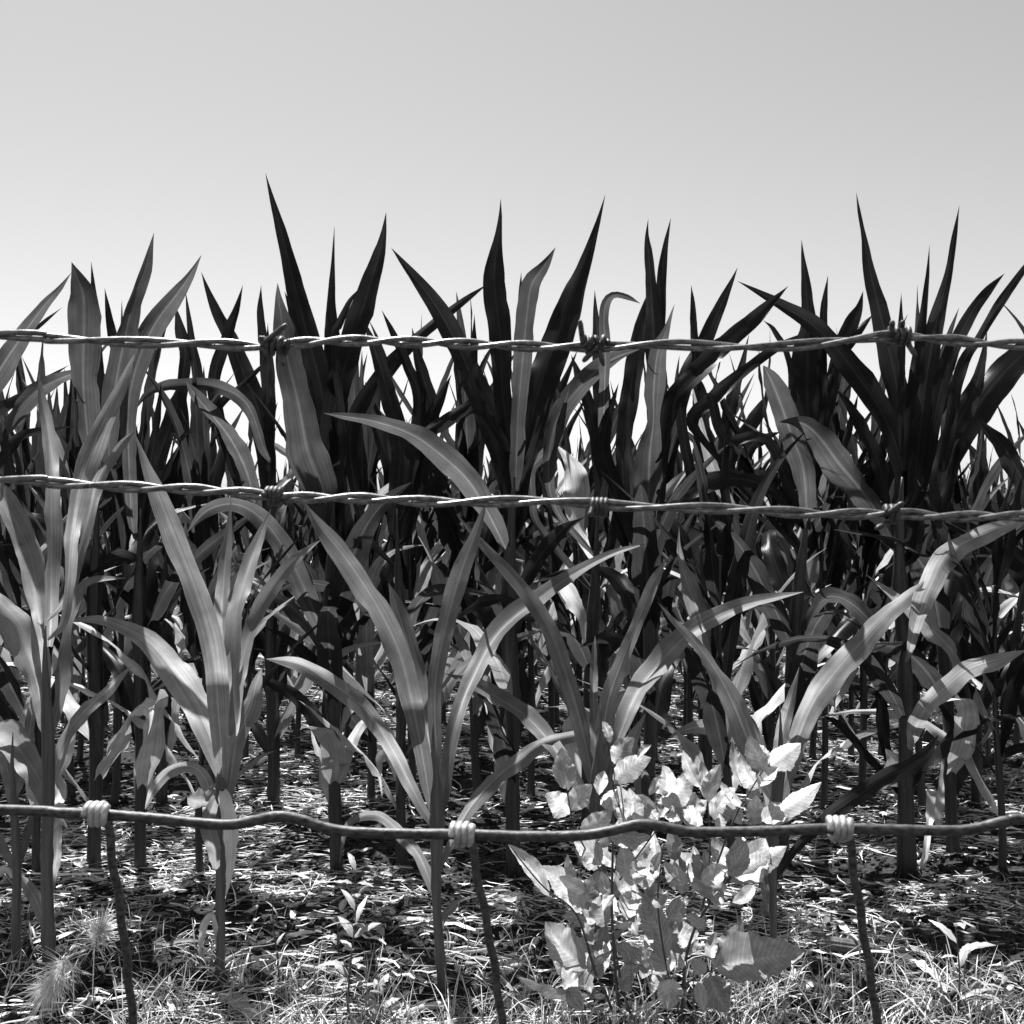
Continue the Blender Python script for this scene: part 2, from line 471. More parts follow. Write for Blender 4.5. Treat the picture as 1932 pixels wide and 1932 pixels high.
def traced_plant(label, stalk, depth, leaves, auto=0, autoH=1.2, rz=0, name='corn_plant', group=None, mat=None, autor=(.10, .68)):
    lm = (M_SUNLIT if stalk[-1][0] in (415, 92) else M_FRONT) if group == G1 else M_CORN
    """stalk: (x, y, width) in picture units from the top of the stalk down to the soil"""
    bx, by, _ = stalk[-1]
    b = PT(bx, by, depth); 
    b[2] = ground_h(b[0], b[1])
    o = empty(name, tuple(b))
    P = crom(np.array(stalk, float), 30)
    C = np.array([PT(a, q, depth) for a, q, _ in P])
    C[-1, 2] = min(C[-1, 2], b[2] - .02)
    rad = P[:, 2] * depth / F / 2 * (.92 if group == G1 else .84)
    rad = rad * (1 + .22 * (np.abs(np.sin(np.linspace(0, 12.5, 30) + bx)) < .2) + .10 * np.abs(np.sin(np.linspace(0, 6.25, 30) + bx * .5)))
    C[:, 0] += .006 * np.sin(np.linspace(0, 9, 30) + bx) * np.linspace(1, .3, 30)
    rad = rad * np.minimum(1, .12 + np.arange(30) / 9)
    V, Fc, U = tube(C - b, rad, 12)
    link('stalk', mesh_data('stalk', V, Fc, M_STALKLIT if group == G1 else M_STALK, U), o)
    for lf in leaves:
        crop, pts = lf[0], lf[1]
        kw = dict(lf[2]) if len(lf) > 2 else {}
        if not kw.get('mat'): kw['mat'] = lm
        if lm is M_CORN and kw['mat'] is M_CORN and (crop, pts[-1][:2]) in BACKLIT: kw['mat'] = M_BACKLIT
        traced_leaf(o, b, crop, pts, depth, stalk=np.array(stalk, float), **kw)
    rr = np.random.default_rng(abs(int(bx)) + 5)
    az0 = rr.uniform(0, 3.1)
    auto += 2 if auto else 0
    for k in range(auto):
        u = (k + .5) / auto
        z0 = autoH * (autor[0] + (autor[1] - autor[0]) * u)
        i = int(np.argmin(np.abs(C[:, 2] - b[2] - z0)))
        off = C[i] - b
        V, Fc, U = proc_leaf(0, az0 + math.pi * (k % 2) + rr.normal() * .5, rr.uniform(.42, .72), rr.uniform(.055, .095), R(rr.uniform(18, 45)), R(rr.uniform(30, 110)), rr.normal() * 1.2, abs(int(bx)) * 7 + k)
        V = V + off
        q = rr.random() + (.35 if u < .25 else 0)
        link('leaf', mesh_data('leaf', V, Fc, M_CORN if q < .6 or u > .6 else (M_SUNLIT if q < .85 else M_DRY), U), o)
    parts = []
    for k in range(7):
        a = k * .9 + rr.uniform(0, .4); r0 = rad[-1] * .8
        t = np.linspace(0, 1, 5)[:, None]
        A = np.array([[math.cos(a) * (r0 + .022 * q), math.sin(a) * (r0 + .022 * q), .035 * (1 - q) ** .7 - .012] for q in t[:, 0]])
        parts.append(tube(A, .0028, 6))
    V, Fc, U = join(parts); link('brace_roots', mesh_data('brace_roots', V, Fc, M_STALK, U), o)
    return tag(o, label, 'corn plant', group)

# thin blades lit from behind, the backlight put into a lighter material colour
BACKLIT = {('A', (367, 528)), ('A', (1034, 492)), ('A', (1424, 635)), ('B', (-15, 1303)), ('C', (593, 1060)), ('C', (673, 1350)), ('B', (1612, 742)),
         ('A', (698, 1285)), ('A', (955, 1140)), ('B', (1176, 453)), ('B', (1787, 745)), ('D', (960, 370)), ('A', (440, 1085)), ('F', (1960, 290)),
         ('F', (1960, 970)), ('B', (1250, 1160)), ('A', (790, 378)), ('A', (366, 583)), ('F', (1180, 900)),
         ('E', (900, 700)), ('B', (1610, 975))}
D1, D2_, D3 = 2.70, 3.50, 4.27
G1 = 'young corn plants standing in the front row'
G2 = 'tall corn plants of the second row'
G3 = 'corn plants of the third row'

# front row ---------------------------------------------------------
traced_plant('low corn plant cut by the left picture edge, dead leaf near the lower wire', [(22, 1380, 10), (28, 1500, 14), (30, 1700, 17), (34, 1830, 20)], 2.78, [
    ('D', [(80, 1800, 40), (40, 1600, 70), (0, 1450, 70), (-50, 1300, 20)]),
    ('D', [(70, 1750, 40), (110, 1600, 60), (150, 1400, 60), (175, 1200, 30), (185, 1100, 0)]),
    ('G', [(85, 1050, 30), (40, 950, 50), (-30, 830, 50), (-100, 800, 20)]),
    ('G', [(95, 1050, 30), (130, 930, 45), (165, 800, 50), (185, 720, 20), (190, 680, 0)]),
    ('G', [(90, 1080, 30), (40, 1050, 45), (-20, 1060, 50), (-90, 1120, 0)], dict(mat=M_DRY)),
], group=G1)
traced_plant('corn plant near left edge with a dark spike leaf rising past the lower barbed wire', [(90, 1180, 22), (88, 1400, 24), (90, 1600, 23), (92, 1812, 24)], 2.72, [
    ('A', [(255, 2500, 60), (262, 2100, 90), (262, 1700, 88), (250, 1420, 70), (215, 1220, 35), (198, 1100, 0)], dict(dd=.02, tilt=.2)),
    ('A', [(330, 2350, 50), (370, 1900, 90), (420, 1650, 110), (500, 1420, 110), (600, 1200, 80), (660, 1060, 40), (690, 1000, 0)], dict(dd=.1)),
    ('A', [(330, 2250, 50), (400, 2050, 60), (450, 1850, 60), (500, 1650, 70), (580, 1520, 60), (640, 1440, 40), (690, 1400, 0)], dict(dd=-.1)),
    ('D', [(250, 1200, 50), (230, 950, 60), (200, 720, 110), (150, 480, 100), (70, 300, 95), (0, 180, 80), (-110, 60, 10)], dict(k=1.4)),
    ('D', [(240, 1420, 60), (190, 1150, 110), (130, 970, 130), (80, 850, 140), (0, 750, 120), (-100, 640, 20)], dict(dd=-.25)),
    ('D', [(280, 1350, 40), (325, 1150, 90), (345, 980, 70), (350, 860, 55), (400, 700, 65), (480, 620, 40), (650, 605, 0)], dict(dd=-.1, wave=.14)),
    ('D', [(270, 1620, 60), (320, 1450, 70), (420, 1300, 70), (560, 1170, 60), (680, 1050, 0)], dict(dd=.2)),
    ('D', [(250, 1800, 60), (200, 1640, 110), (120, 1520, 125), (60, 1440, 110), (0, 1400, 80), (-60, 1440, 30)], dict(dd=-.3, wave=.1)),
    ('D', [(280, 1850, 40), (310, 1700, 60), (290, 1620, 50), (330, 1540, 60), (360, 1450, 50), (390, 1390, 10)], dict(mat=M_DRY, dd=-.05, wave=.2)),
    ('G', [(270, 1250, 30), (320, 1000, 60), (330, 850, 60), (350, 760, 30), (390, 800, 10)], dict(dd=-.05)),
    ('G', [(250, 1350, 40), (220, 1240, 60), (170, 1150, 60), (110, 1070, 20)], dict(dd=-.1)),
], group=G1)
traced_plant('pale sunlit corn plant with one leaf arching left, left of the middle', [(420, 1350, 14), (416, 1480, 22), (420, 1600, 22), (415, 1700, 17), (415, 1850, 18)], 2.68, [
    ('D', [(1150, 1700, 60), (1125, 1350, 110), (1085, 950, 120), (1000, 650, 105), (900, 400, 95), (820, 200, 75), (760, 50, 50), (695, -130, 0)], dict(k=1.25, near=.38)),
    ('D', [(1160, 1250, 60), (1140, 900, 85), (1150, 600, 70), (1170, 400, 42), (1186, 190, 0)], dict(k=1.3)),
    ('D', [(1190, 1350, 60), (1205, 850, 90), (1260, 600, 90), (1320, 430, 60), (1390, 250, 0)], dict(dd=.12, tilt=-.3)),
    ('D', [(1190, 1450, 50), (1240, 1050, 80), (1320, 800, 80), (1420, 620, 75), (1530, 500, 55), (1650, 405, 0)], dict(dd=.2)),
    ('D', [(1140, 1680, 60), (1100, 1470, 115), (1010, 1250, 125), (900, 1080, 105), (780, 940, 95), (660, 865, 70), (500, 815, 42), (320, 830, 0)], dict(dd=-.3, tilt=.7)),
    ('D', [(1170, 1720, 50), (1210, 1450, 90), (1280, 1280, 100), (1310, 1160, 80), (1345, 1065, 0)], dict(dd=-.15, wave=.16)),
    ('D', [(1100, 1780, 50), (1060, 1650, 55), (1010, 1585, 45), (940, 1570, 50), (860, 1600, 60), (790, 1680, 50), (745, 1790, 8)], dict(dd=-.2, wave=.16)),
    ('G', [(1280, 560, 50), (1330, 760, 90), (1340, 930, 75), (1325, 1080, 40), (1300, 1210, 0)], dict(dd=-.08, wave=.1, mat=M_DRY)),
    ('G', [(1250, 620, 50), (1205, 760, 85), (1230, 900, 90), (1250, 1040, 30)], dict(dd=-.08)),
    ('G', [(1240, 560, 30), (1200, 620, 60), (1130, 640, 80), (1080, 625, 0)], dict(dd=-.1)),
    ('G', [(1255, 1500, 20), (1230, 1330, 40), (1190, 1330, 50), (1160, 1420, 40), (1150, 1560, 0)], dict(dd=-.08, mat=M_DRY)),
], group=G1)
traced_plant('corn plant in the middle with a long leaf reaching right across another leaf', [(822, 1360, 14), (820, 1480, 26), (822, 1590, 24), (826, 1700, 18), (834, 1868, 19)], 2.64, [
    ('E', [(540, 1800, 60), (490, 1500, 85), (440, 1250, 110), (380, 1000, 110), (280, 780, 100), (170, 600, 100), (60, 450, 95), (-40, 330, 60), (-114, 215, 0)], dict(k=1.25, near=.42)),
    ('E', [(550, 1700, 60), (480, 1200, 110), (420, 950, 110), (370, 780, 80), (320, 630, 0)], dict(dd=.15)),
    ('E', [(570, 1600, 60), (555, 1200, 70), (590, 950, 90), (640, 750, 100), (700, 550, 90), (770, 370, 50), (828, 190, 0)], dict(dd=.05, tilt=-.4)),
    ('E', [(590, 1800, 60), (630, 1500, 70), (690, 1260, 70), (760, 1100, 90), (850, 930, 90), (960, 810, 90), (1080, 720, 75), (1200, 630, 65), (1350, 540, 45), (1500, 470, 28), (1640, 430, 0)], dict(near=.1)),
    ('E', [(560, 1900, 30), (480, 1760, 50), (400, 1600, 60), (320, 1450, 70), (230, 1310, 80), (120, 1210, 90), (20, 1140, 80), (-100, 1060, 70), (-200, 1030, 50), (-310, 1020, 0)], dict(dd=-.25, tilt=.6)),
    ('E', [(600, 2060, 30), (680, 1880, 50), (760, 1750, 60), (880, 1620, 70), (1000, 1530, 70), (1120, 1450, 60), (1290, 1405, 45), (1400, 1410, 0)], dict(dd=.12, tilt=-.5)),
    ('H', [(580, 1230, 20), (540, 1080, 50), (480, 950, 55), (400, 860, 55), (330, 780, 48), (240, 725, 40), (120, 745, 40), (60, 820, 35), (30, 1000, 0)], dict(dd=-.2, wave=.1)),
    ('H', [(580, 900, 60), (600, 720, 55), (590, 600, 50), (600, 480, 60), (640, 400, 20)], dict(dd=-.04)),
    ('H', [(610, 1390, 20), (640, 1300, 40), (690, 1250, 45), (730, 1210, 0)], dict(dd=-.04)),
], group=G1)
traced_plant('corn plant rising behind the broad leaved weed with crossing narrow leaves', [(1130, 1330, 14), (1128, 1480, 26), (1130, 1600, 24), (1132, 1800, 20)], 2.80, [
    ('E', [(1390, 1750, 60), (1310, 1380, 85), (1230, 1100, 85), (1150, 880, 90), (1040, 700, 80), (930, 570, 60), (800, 430, 42), (665, 275, 0)], dict(dd=-.2, tilt=.5)),
    ('E', [(1400, 1750, 60), (1420, 1420, 95), (1450, 1220, 85), (1530, 1000, 70), (1610, 800, 60), (1680, 630, 55), (1742, 505, 0)], dict(dd=.1)),
    ('E', [(1385, 1550, 50), (1370, 1200, 45), (1375, 1000, 30), (1380, 900, 0)], dict(dd=.02)),
    ('F', [(-230, 1650, 40), (-140, 1400, 65), (-60, 1200, 85), (50, 1060, 100), (180, 920, 90), (320, 820, 80), (480, 750, 60), (640, 710, 38), (800, 676, 0)], dict(near=.15, k=1.5)),
    ('E', [(1400, 1600, 60), (1480, 1350, 70), (1500, 1230, 80), (1545, 1180, 20)], dict(dd=-.05)),
    ('E', [(1370, 1800, 40), (1250, 1600, 70), (1150, 1450, 80), (1020, 1310, 80), (900, 1230, 70), (760, 1150, 55), (610, 1095, 0)], dict(dd=.2, tilt=.5)),
    ('E', [(1400, 1900, 60), (1470, 1650, 90), (1560, 1450, 70), (1640, 1300, 0)], dict(dd=.15)),
], group=G1)
traced_plant('corn plant right of the weed with a long leaf slanting up to the right', [(1470, 1330, 12), (1466, 1480, 24), (1460, 1600, 22), (1457, 1720, 14), (1458, 1862, 16)], 2.66, [
    ('F', [(650, 1900, 50), (700, 1650, 75), (770, 1430, 90), (850, 1240, 105), (960, 1090, 105), (1090, 940, 95), (1220, 800, 75), (1350, 690, 55), (1420, 620, 0)], dict(near=.1, k=1.35)),
    ('F', [(655, 1700, 50), (690, 1400, 70), (735, 1220, 42), (778, 1062, 0)], dict(dd=.03)),
    ('F', [(640, 1750, 50), (520, 1450, 120), (440, 1250, 115), (350, 1080, 70), (240, 930, 50), (140, 830, 30), (52, 728, 0)], dict(dd=.15, tilt=.6)),
    ('J', [(480, 1130, 35), (580, 960, 48), (700, 830, 60), (830, 710, 75), (980, 610, 95), (1120, 520, 95), (1280, 440, 75), (1380, 350, 50), (1440, 260, 0)], dict(mat=M_CORN)),
    ('J', [(440, 900, 50), (440, 750, 70), (470, 600, 60), (500, 450, 0)], dict(dd=-.04)),
    ('J', [(470, 1150, 30), (430, 1050, 50), (440, 1200, 45), (455, 1300, 0)], dict(dd=-.06)),
    ('F', [(650, 1800, 60), (600, 1560, 90), (560, 1400, 60), (520, 1300, 0)], dict(dd=-.1)),
], group=G1)

# second row --------------------------------------------------------
traced_plant('corn plant mostly beyond the left edge whose leaves reach in over the sky', [(-70, 900, 16), (-75, 1200, 26), (-72, 1640, 28)], D2_, [
    ('A', [(-200, 1600, 60), (-100, 1260, 110), (0, 1080, 110), (120, 900, 75), (220, 760, 48), (300, 670, 28), (366, 583, 0)]),
    ('A', [(-180, 1500, 40), (-60, 1180, 60), (100, 950, 40), (200, 860, 28), (318, 762, 0)]),
    ('A', [(-180, 1650, 50), (-60, 1480, 70), (80, 1300, 90), (200, 1185, 85), (350, 1110, 45), (440, 1085, 0)]),
    ('A', [(-180, 1480, 60), (-60, 1330, 70), (100, 1220, 60), (220, 1140, 38), (352, 1058, 0)]),
    ('A', [(-180, 1900, 60), (-60, 1650, 60), (40, 1500, 70), (150, 1410, 50), (380, 1370, 0)]),
], auto=4, group=G2)
traced_plant('tall corn plant at the left whose broad grey leaf stands folded over the top wire', [(182, 930, 24), (180, 1200, 34), (180, 1450, 28), (178, 1645, 30)], D2_, [
    ('A', [(480, 1850, 60), (450, 1450, 95), (425, 1150, 150), (430, 850, 155), (428, 700, 125), (400, 620, 80), (367, 528, 0)], dict(dd=-.08, tilt=.2)),
    ('A', [(560, 1700, 60), (560, 1450, 80), (595, 1150, 115), (645, 900, 125), (692, 700, 90), (748, 560, 58), (790, 378, 0)], dict(dd=.1)),
    ('A', [(560, 1650, 60), (520, 1250, 75), (470, 1050, 60), (438, 920, 35), (408, 815, 0)], dict(dd=-.15)),
    ('A', [(620, 1500, 60), (620, 1200, 70), (592, 1000, 58), (560, 820, 38), (537, 662, 0)]),
    ('A', [(520, 1300, 40), (500, 950, 48), (482, 700, 32), (468, 525, 0)]),
    ('D', [(520, 700, 60), (480, 520, 80), (430, 420, 50), (300, 340, 60), (150, 300, 70), (100, 280, 0)]),
], auto=5, group=G2)
traced_plant('tall corn plant whose split leaf leans right to a point above the top wire', [(262, 960, 20), (266, 1200, 32), (265, 1450, 24), (266, 1655, 26)], D2_ - .03, [
    ('A', [(680, 1900, 60), (660, 1500, 70), (660, 1250, 85), (715, 1020, 110), (800, 840, 112), (900, 705, 80), (970, 605, 42), (1034, 492, 0)], dict(dd=-.1, tilt=-.3)),
    ('A', [(700, 1900, 60), (640, 1600, 70), (600, 1300, 80), (640, 1150, 60), (680, 1020, 0)]),
    ('A', [(720, 1950, 60), (760, 1650, 60), (790, 1450, 50), (812, 1300, 35), (828, 1140, 0)]),
    ('A', [(700, 1900, 100), (680, 1600, 120), (640, 1300, 110), (600, 1100, 60), (580, 900, 0)], dict(dd=.1)),
    ('D', [(740, 600, 60), (700, 520, 60), (600, 500, 70), (480, 560, 60), (360, 640, 0)]),
], auto=5, group=G2)
traced_plant('tall corn plant whose dark leaf is the highest point of the field', [(628, 940, 26), (625, 1200, 30), (630, 1450, 27), (637, 1648, 28)], D2_, [
    ('A', [(1690, 2000, 70), (1650, 1700, 185), (1580, 1500, 200), (1530, 1250, 150), (1480, 1050, 130), (1450, 860, 98), (1432, 730, 42), (1424, 635, 0)], dict(dd=-.14, tilt=.3, jag=.12)),
    ('A', [(1720, 1900, 90), (1700, 1550, 130), (1640, 1150, 130), (1575, 900, 118), (1520, 680, 95), (1450, 400, 58), (1400, 220, 28), (1362, 72, 0)], dict(dd=.08, tilt=.2)),
    ('A', [(1720, 1800, 90), (1735, 1300, 105), (1712, 1000, 92), (1700, 800, 58), (1706, 600, 28), (1716, 345, 0)], dict(dd=.0)),
    ('A', [(1760, 1500, 40), (1720, 950, 40), (1742, 850, 40), (1790, 740, 28), (1842, 665, 0)], dict(dd=.15)),
    ('B', [(20, 1900, 60), (10, 1550, 110), (60, 1200, 125), (130, 950, 132), (200, 720, 112), (262, 520, 78), (292, 400, 35), (307, 272, 0)], dict(dd=.06, tilt=-.3)),
    ('A', [(1740, 1800, 70), (1620, 1400, 70), (1540, 1000, 60), (1500, 800, 40), (1460, 680, 0)], dict(dd=.2)),
    ('D', [(1700, 1000, 70), (1640, 850, 80), (1560, 650, 110), (1450, 440, 110), (1330, 290, 100), (1200, 225, 70), (1060, 260, 60), (960, 370, 0)], dict(dd=-.25, tilt=.5)),
    ('D', [(1720, 1560, 40), (1680, 1440, 90), (1590, 1290, 80), (1500, 1200, 60), (1360, 1130, 40), (1260, 1040, 0)], dict(dd=-.2)),
    ('G', [(1930, 450, 40), (1960, 200, 60), (2060, 60, 60), (2090, 0, 10)], dict(mat=M_DRY)),
], auto=4, group=G2)
traced_plant("slim corn plant between the two tallest clusters, long leaf slanting up to the right", [(752, 960, 18), (755, 1200, 26), (757, 1450, 20), (758, 1650, 22)], D2_ + .05, [
    ('B', [(340, 1900, 60), (380, 1500, 100), (310, 1180, 80), (245, 970, 48), (190, 818, 0)]),
    ('B', [(380, 2000, 60), (480, 1300, 70), (415, 1060, 52), (345, 900, 34), (284, 775, 0)]),
    ('B', [(430, 1900, 50), (540, 1350, 80), (500, 1130, 65), (465, 1000, 42), (440, 865, 0)]),
    ('B', [(200, 1900, 40), (120, 1450, 80), (190, 1240, 100), (330, 1060, 90), (500, 885, 60), (680, 745, 44), (830, 640, 0)], dict(dd=.1, tilt=-.4)),
    ('B', [(420, 1900, 50), (470, 1500, 60), (560, 1280, 62), (642, 1105, 0)], dict(dd=.1)),
    ('B', [(400, 1800, 30), (480, 1450, 55), (600, 1350, 72), (740, 1260, 60), (880, 1170, 0)], dict(dd=.15)),
    ('E', [(400, 1100, 60), (440, 800, 60), (520, 690, 60), (640, 660, 50), (900, 700, 0)], dict(dd=-.2)),
    ('H', [(380, 560, 30), (340, 420, 60), (300, 370, 50), (260, 420, 40), (275, 640, 0)], dict(mat=M_DRY, dd=-.1)),
    ('H', [(385, 300, 30), (200, 180, 50), (120, 260, 60), (60, 420, 60), (30, 540, 0)], dict(mat=M_DRY, dd=-.2)),
], auto=3, group=G2)
traced_plant('tall corn plant at the centre fanning four dark leaves above the top wire', [(968, 900, 34), (962, 1200, 34), (966, 1400, 28), (970, 1640, 32)], D2_ - .04, [
    ('B', [(960, 2000, 70), (930, 1650, 100), (880, 1450, 130), (800, 1240, 138), (715, 1050, 118), (635, 880, 108), (540, 720, 80), (430, 580, 48), (333, 455, 0)], dict(dd=-.12, tilt=.4)),
    ('B', [(960, 1900, 90), (950, 1550, 110), (905, 1200, 95), (895, 950, 116), (868, 700, 116), (862, 580, 104), (880, 420, 48), (892, 300, 20), (895, 203, 0)], dict(dd=-.03, tilt=.1)),
    ('B', [(970, 1700, 70), (985, 1300, 80), (1010, 1000, 98), (1030, 800, 98), (1052, 650, 98), (1110, 560, 60), (1176, 453, 0)], dict(dd=.1)),
    ('B', [(980, 1900, 80), (1000, 1600, 110), (1060, 1300, 140), (1130, 1060, 170), (1212, 850, 148), (1300, 600, 88), (1370, 400, 40), (1432, 182, 0)], dict(dd=-.05, tilt=-.2)),
    ('B', [(980, 1500, 30), (1000, 900, 38), (996, 700, 22), (1000, 580, 0)]),
    ('B', [(940, 1500, 50), (770, 1200, 58), (760, 950, 30), (760, 795, 0)], dict(dd=.2)),
    ('B', [(920, 2000, 60), (820, 1800, 105), (720, 1640, 130), (560, 1495, 125), (420, 1405, 92), (250, 1348, 60), (100, 1322, 36), (-15, 1303, 0)], dict(dd=-.35, tilt=.7)),
    ('B', [(970, 1950, 50), (1000, 1700, 50), (1060, 1500, 55), (1110, 1350, 40), (1150, 1200, 0)]),
    ('E', [(950, 1000, 60), (1000, 700, 70), (1080, 520, 80), (1200, 370, 60), (1330, 290, 0)], dict(dd=-.3)),
    ('E', [(930, 1050, 60), (860, 850, 90), (760, 740, 80), (700, 690, 0)], dict(dd=-.2)),
], auto=4, group=G2)
traced_plant('tall corn plant right of centre with two narrow spikes crossing above the top wire', [(1236, 960, 30), (1228, 1200, 32), (1225, 1400, 27), (1222, 1646, 30)], D2_, [
    ('B', [(1690, 1900, 80), (1700, 1300, 112), (1685, 1000, 100), (1672, 750, 76), (1655, 500, 46), (1645, 400, 20), (1652, 308, 0)], dict(dd=.0, tilt=.1)),
    ('B', [(1700, 1700, 60), (1700, 1100, 62), (1712, 800, 56), (1722, 600, 50), (1740, 450, 30), (1768, 303, 0)], dict(dd=.1)),
    ('B', [(1560, 1900, 60), (1520, 1550, 70), (1560, 1200, 95), (1600, 950, 90), (1635, 780, 50), (1652, 680, 0)], dict(dd=.05)),
    ('B', [(1640, 2300, 60), (1645, 1950, 110), (1655, 1700, 150), (1660, 1520, 140), (1680, 1340, 62), (1680, 1200, 98), (1700, 1000, 88), (1742, 890, 40), (1787, 745, 0)], dict(dd=-.14, tilt=.2, wave=.1)),
    ('B', [(1680, 1800, 50), (1760, 1300, 80), (1860, 1130, 70), (1960, 1000, 0)], dict(dd=.1)),
    ('B', [(1620, 1900, 60), (1500, 1700, 70), (1420, 1500, 80), (1440, 1350, 60), (1500, 1150, 0)], dict(dd=-.1)),
    ('E', [(1660, 1200, 50), (1660, 800, 110), (1650, 620, 90), (1700, 500, 0)], dict(dd=-.1)),
    ('C', [(70, 1500, 60), (120, 1250, 85), (280, 1070, 100), (420, 930, 90), (540, 830, 78), (620, 750, 48), (722, 652, 0)], dict(dd=-.1, tilt=-.4)),
], auto=4, group=G2)
traced_plant('corn plant right of centre with a pale broken leaf folded over against the sky', [(1130, 960, 20), (1118, 1150, 26), (1110, 1400, 24), (1105, 1600, 26)], D2_ + .25, [
    ('B', [(1400, 1900, 60), (1420, 1500, 82), (1410, 1200, 90), (1396, 950, 60), (1382, 780, 25), (1377, 672, 0)]),
    ('B', [(1420, 1500, 50), (1432, 1000, 58), (1425, 820, 50), (1440, 730, 44), (1480, 695, 34), (1550, 710, 28), (1612, 742, 0)], dict(dd=.1)),
    ('B', [(1180, 1800, 40), (1140, 1560, 60), (1180, 1350, 110), (1250, 1230, 110), (1370, 1100, 90), (1480, 1020, 58), (1610, 975, 0)], dict(dd=-.15)),
    ('B', [(1400, 1700, 50), (1370, 1350, 60), (1310, 1150, 58), (1256, 1005, 0)]),
    ('B', [(1340, 2000, 40), (1290, 1850, 80), (1290, 1700, 140), (1270, 1600, 120), (1250, 1540, 70), (1180, 1465, 0)], dict(mat=M_DRY, dd=-.3, tilt=.2)),
    ('E', [(1360, 1150, 30), (1330, 850, 70), (1260, 720, 80), (1210, 640, 70), (1230, 520, 20)], dict(mat=M_DRY, dd=-.2)),
    ('B', [(1100, 1900, 40), (1060, 1750, 42), (1050, 1600, 46), (1100, 1530, 50), (1180, 1430, 58), (1250, 1160, 0)]),
], auto=3, group=G2)
traced_plant("tall corn plant with broad pale sheath and a leaf curving left to fine tip", [(1520, 960, 30), (1500, 1200, 30), (1485, 1400, 24), (1478, 1600, 26)], D2_ + .12, [
    ('C', [(800, 1900, 80), (830, 1500, 120), (820, 1250, 165), (820, 1000, 165), (825, 850, 92), (812, 650, 50), (796, 500, 20), (790, 415, 0)], dict(dd=.0, tilt=.1)),
    ('C', [(860, 1600, 40), (890, 1200, 60), (900, 900, 42), (906, 750, 34), (926, 597, 0)]),
    ('C', [(850, 1700, 50), (930, 1250, 70), (1000, 960, 82), (1050, 830, 70), (1086, 760, 38), (1106, 677, 0)]),
    ('C', [(870, 1500, 40), (950, 1100, 40), (1080, 890, 40), (1158, 796, 0)], dict(dd=.2)),
    ('C', [(820, 1900, 70), (800, 1600, 108), (740, 1420, 112), (680, 1250, 122), (630, 1130, 92), (593, 1060, 10)], dict(dd=-.2, tilt=.3)),
    ('C', [(790, 1700, 40), (740, 1100, 34), (660, 890, 30), (594, 828, 0)], dict(dd=.2)),
    ('C', [(760, 1800, 50), (620, 1450, 60), (400, 1440, 50), (330, 1240, 50), (300, 1200, 0)], dict(dd=.25)),
    ('C', [(330, 1500, 40), (230, 1340, 62), (330, 1240, 80), (470, 1110, 62), (600, 1010, 46), (700, 950, 34), (802, 892, 0)], dict(dd=.3)),
    ('C', [(820, 1900, 70), (640, 1700, 60), (450, 1640, 85), (300, 1680, 80), (100, 1810, 0)], dict(dd=.2)),
    ('F', [(800, 900, 50), (900, 720, 80), (1000, 710, 70), (1120, 800, 90), (1180, 900, 40)], dict(dd=-.2)),
], auto=5, group=G2)
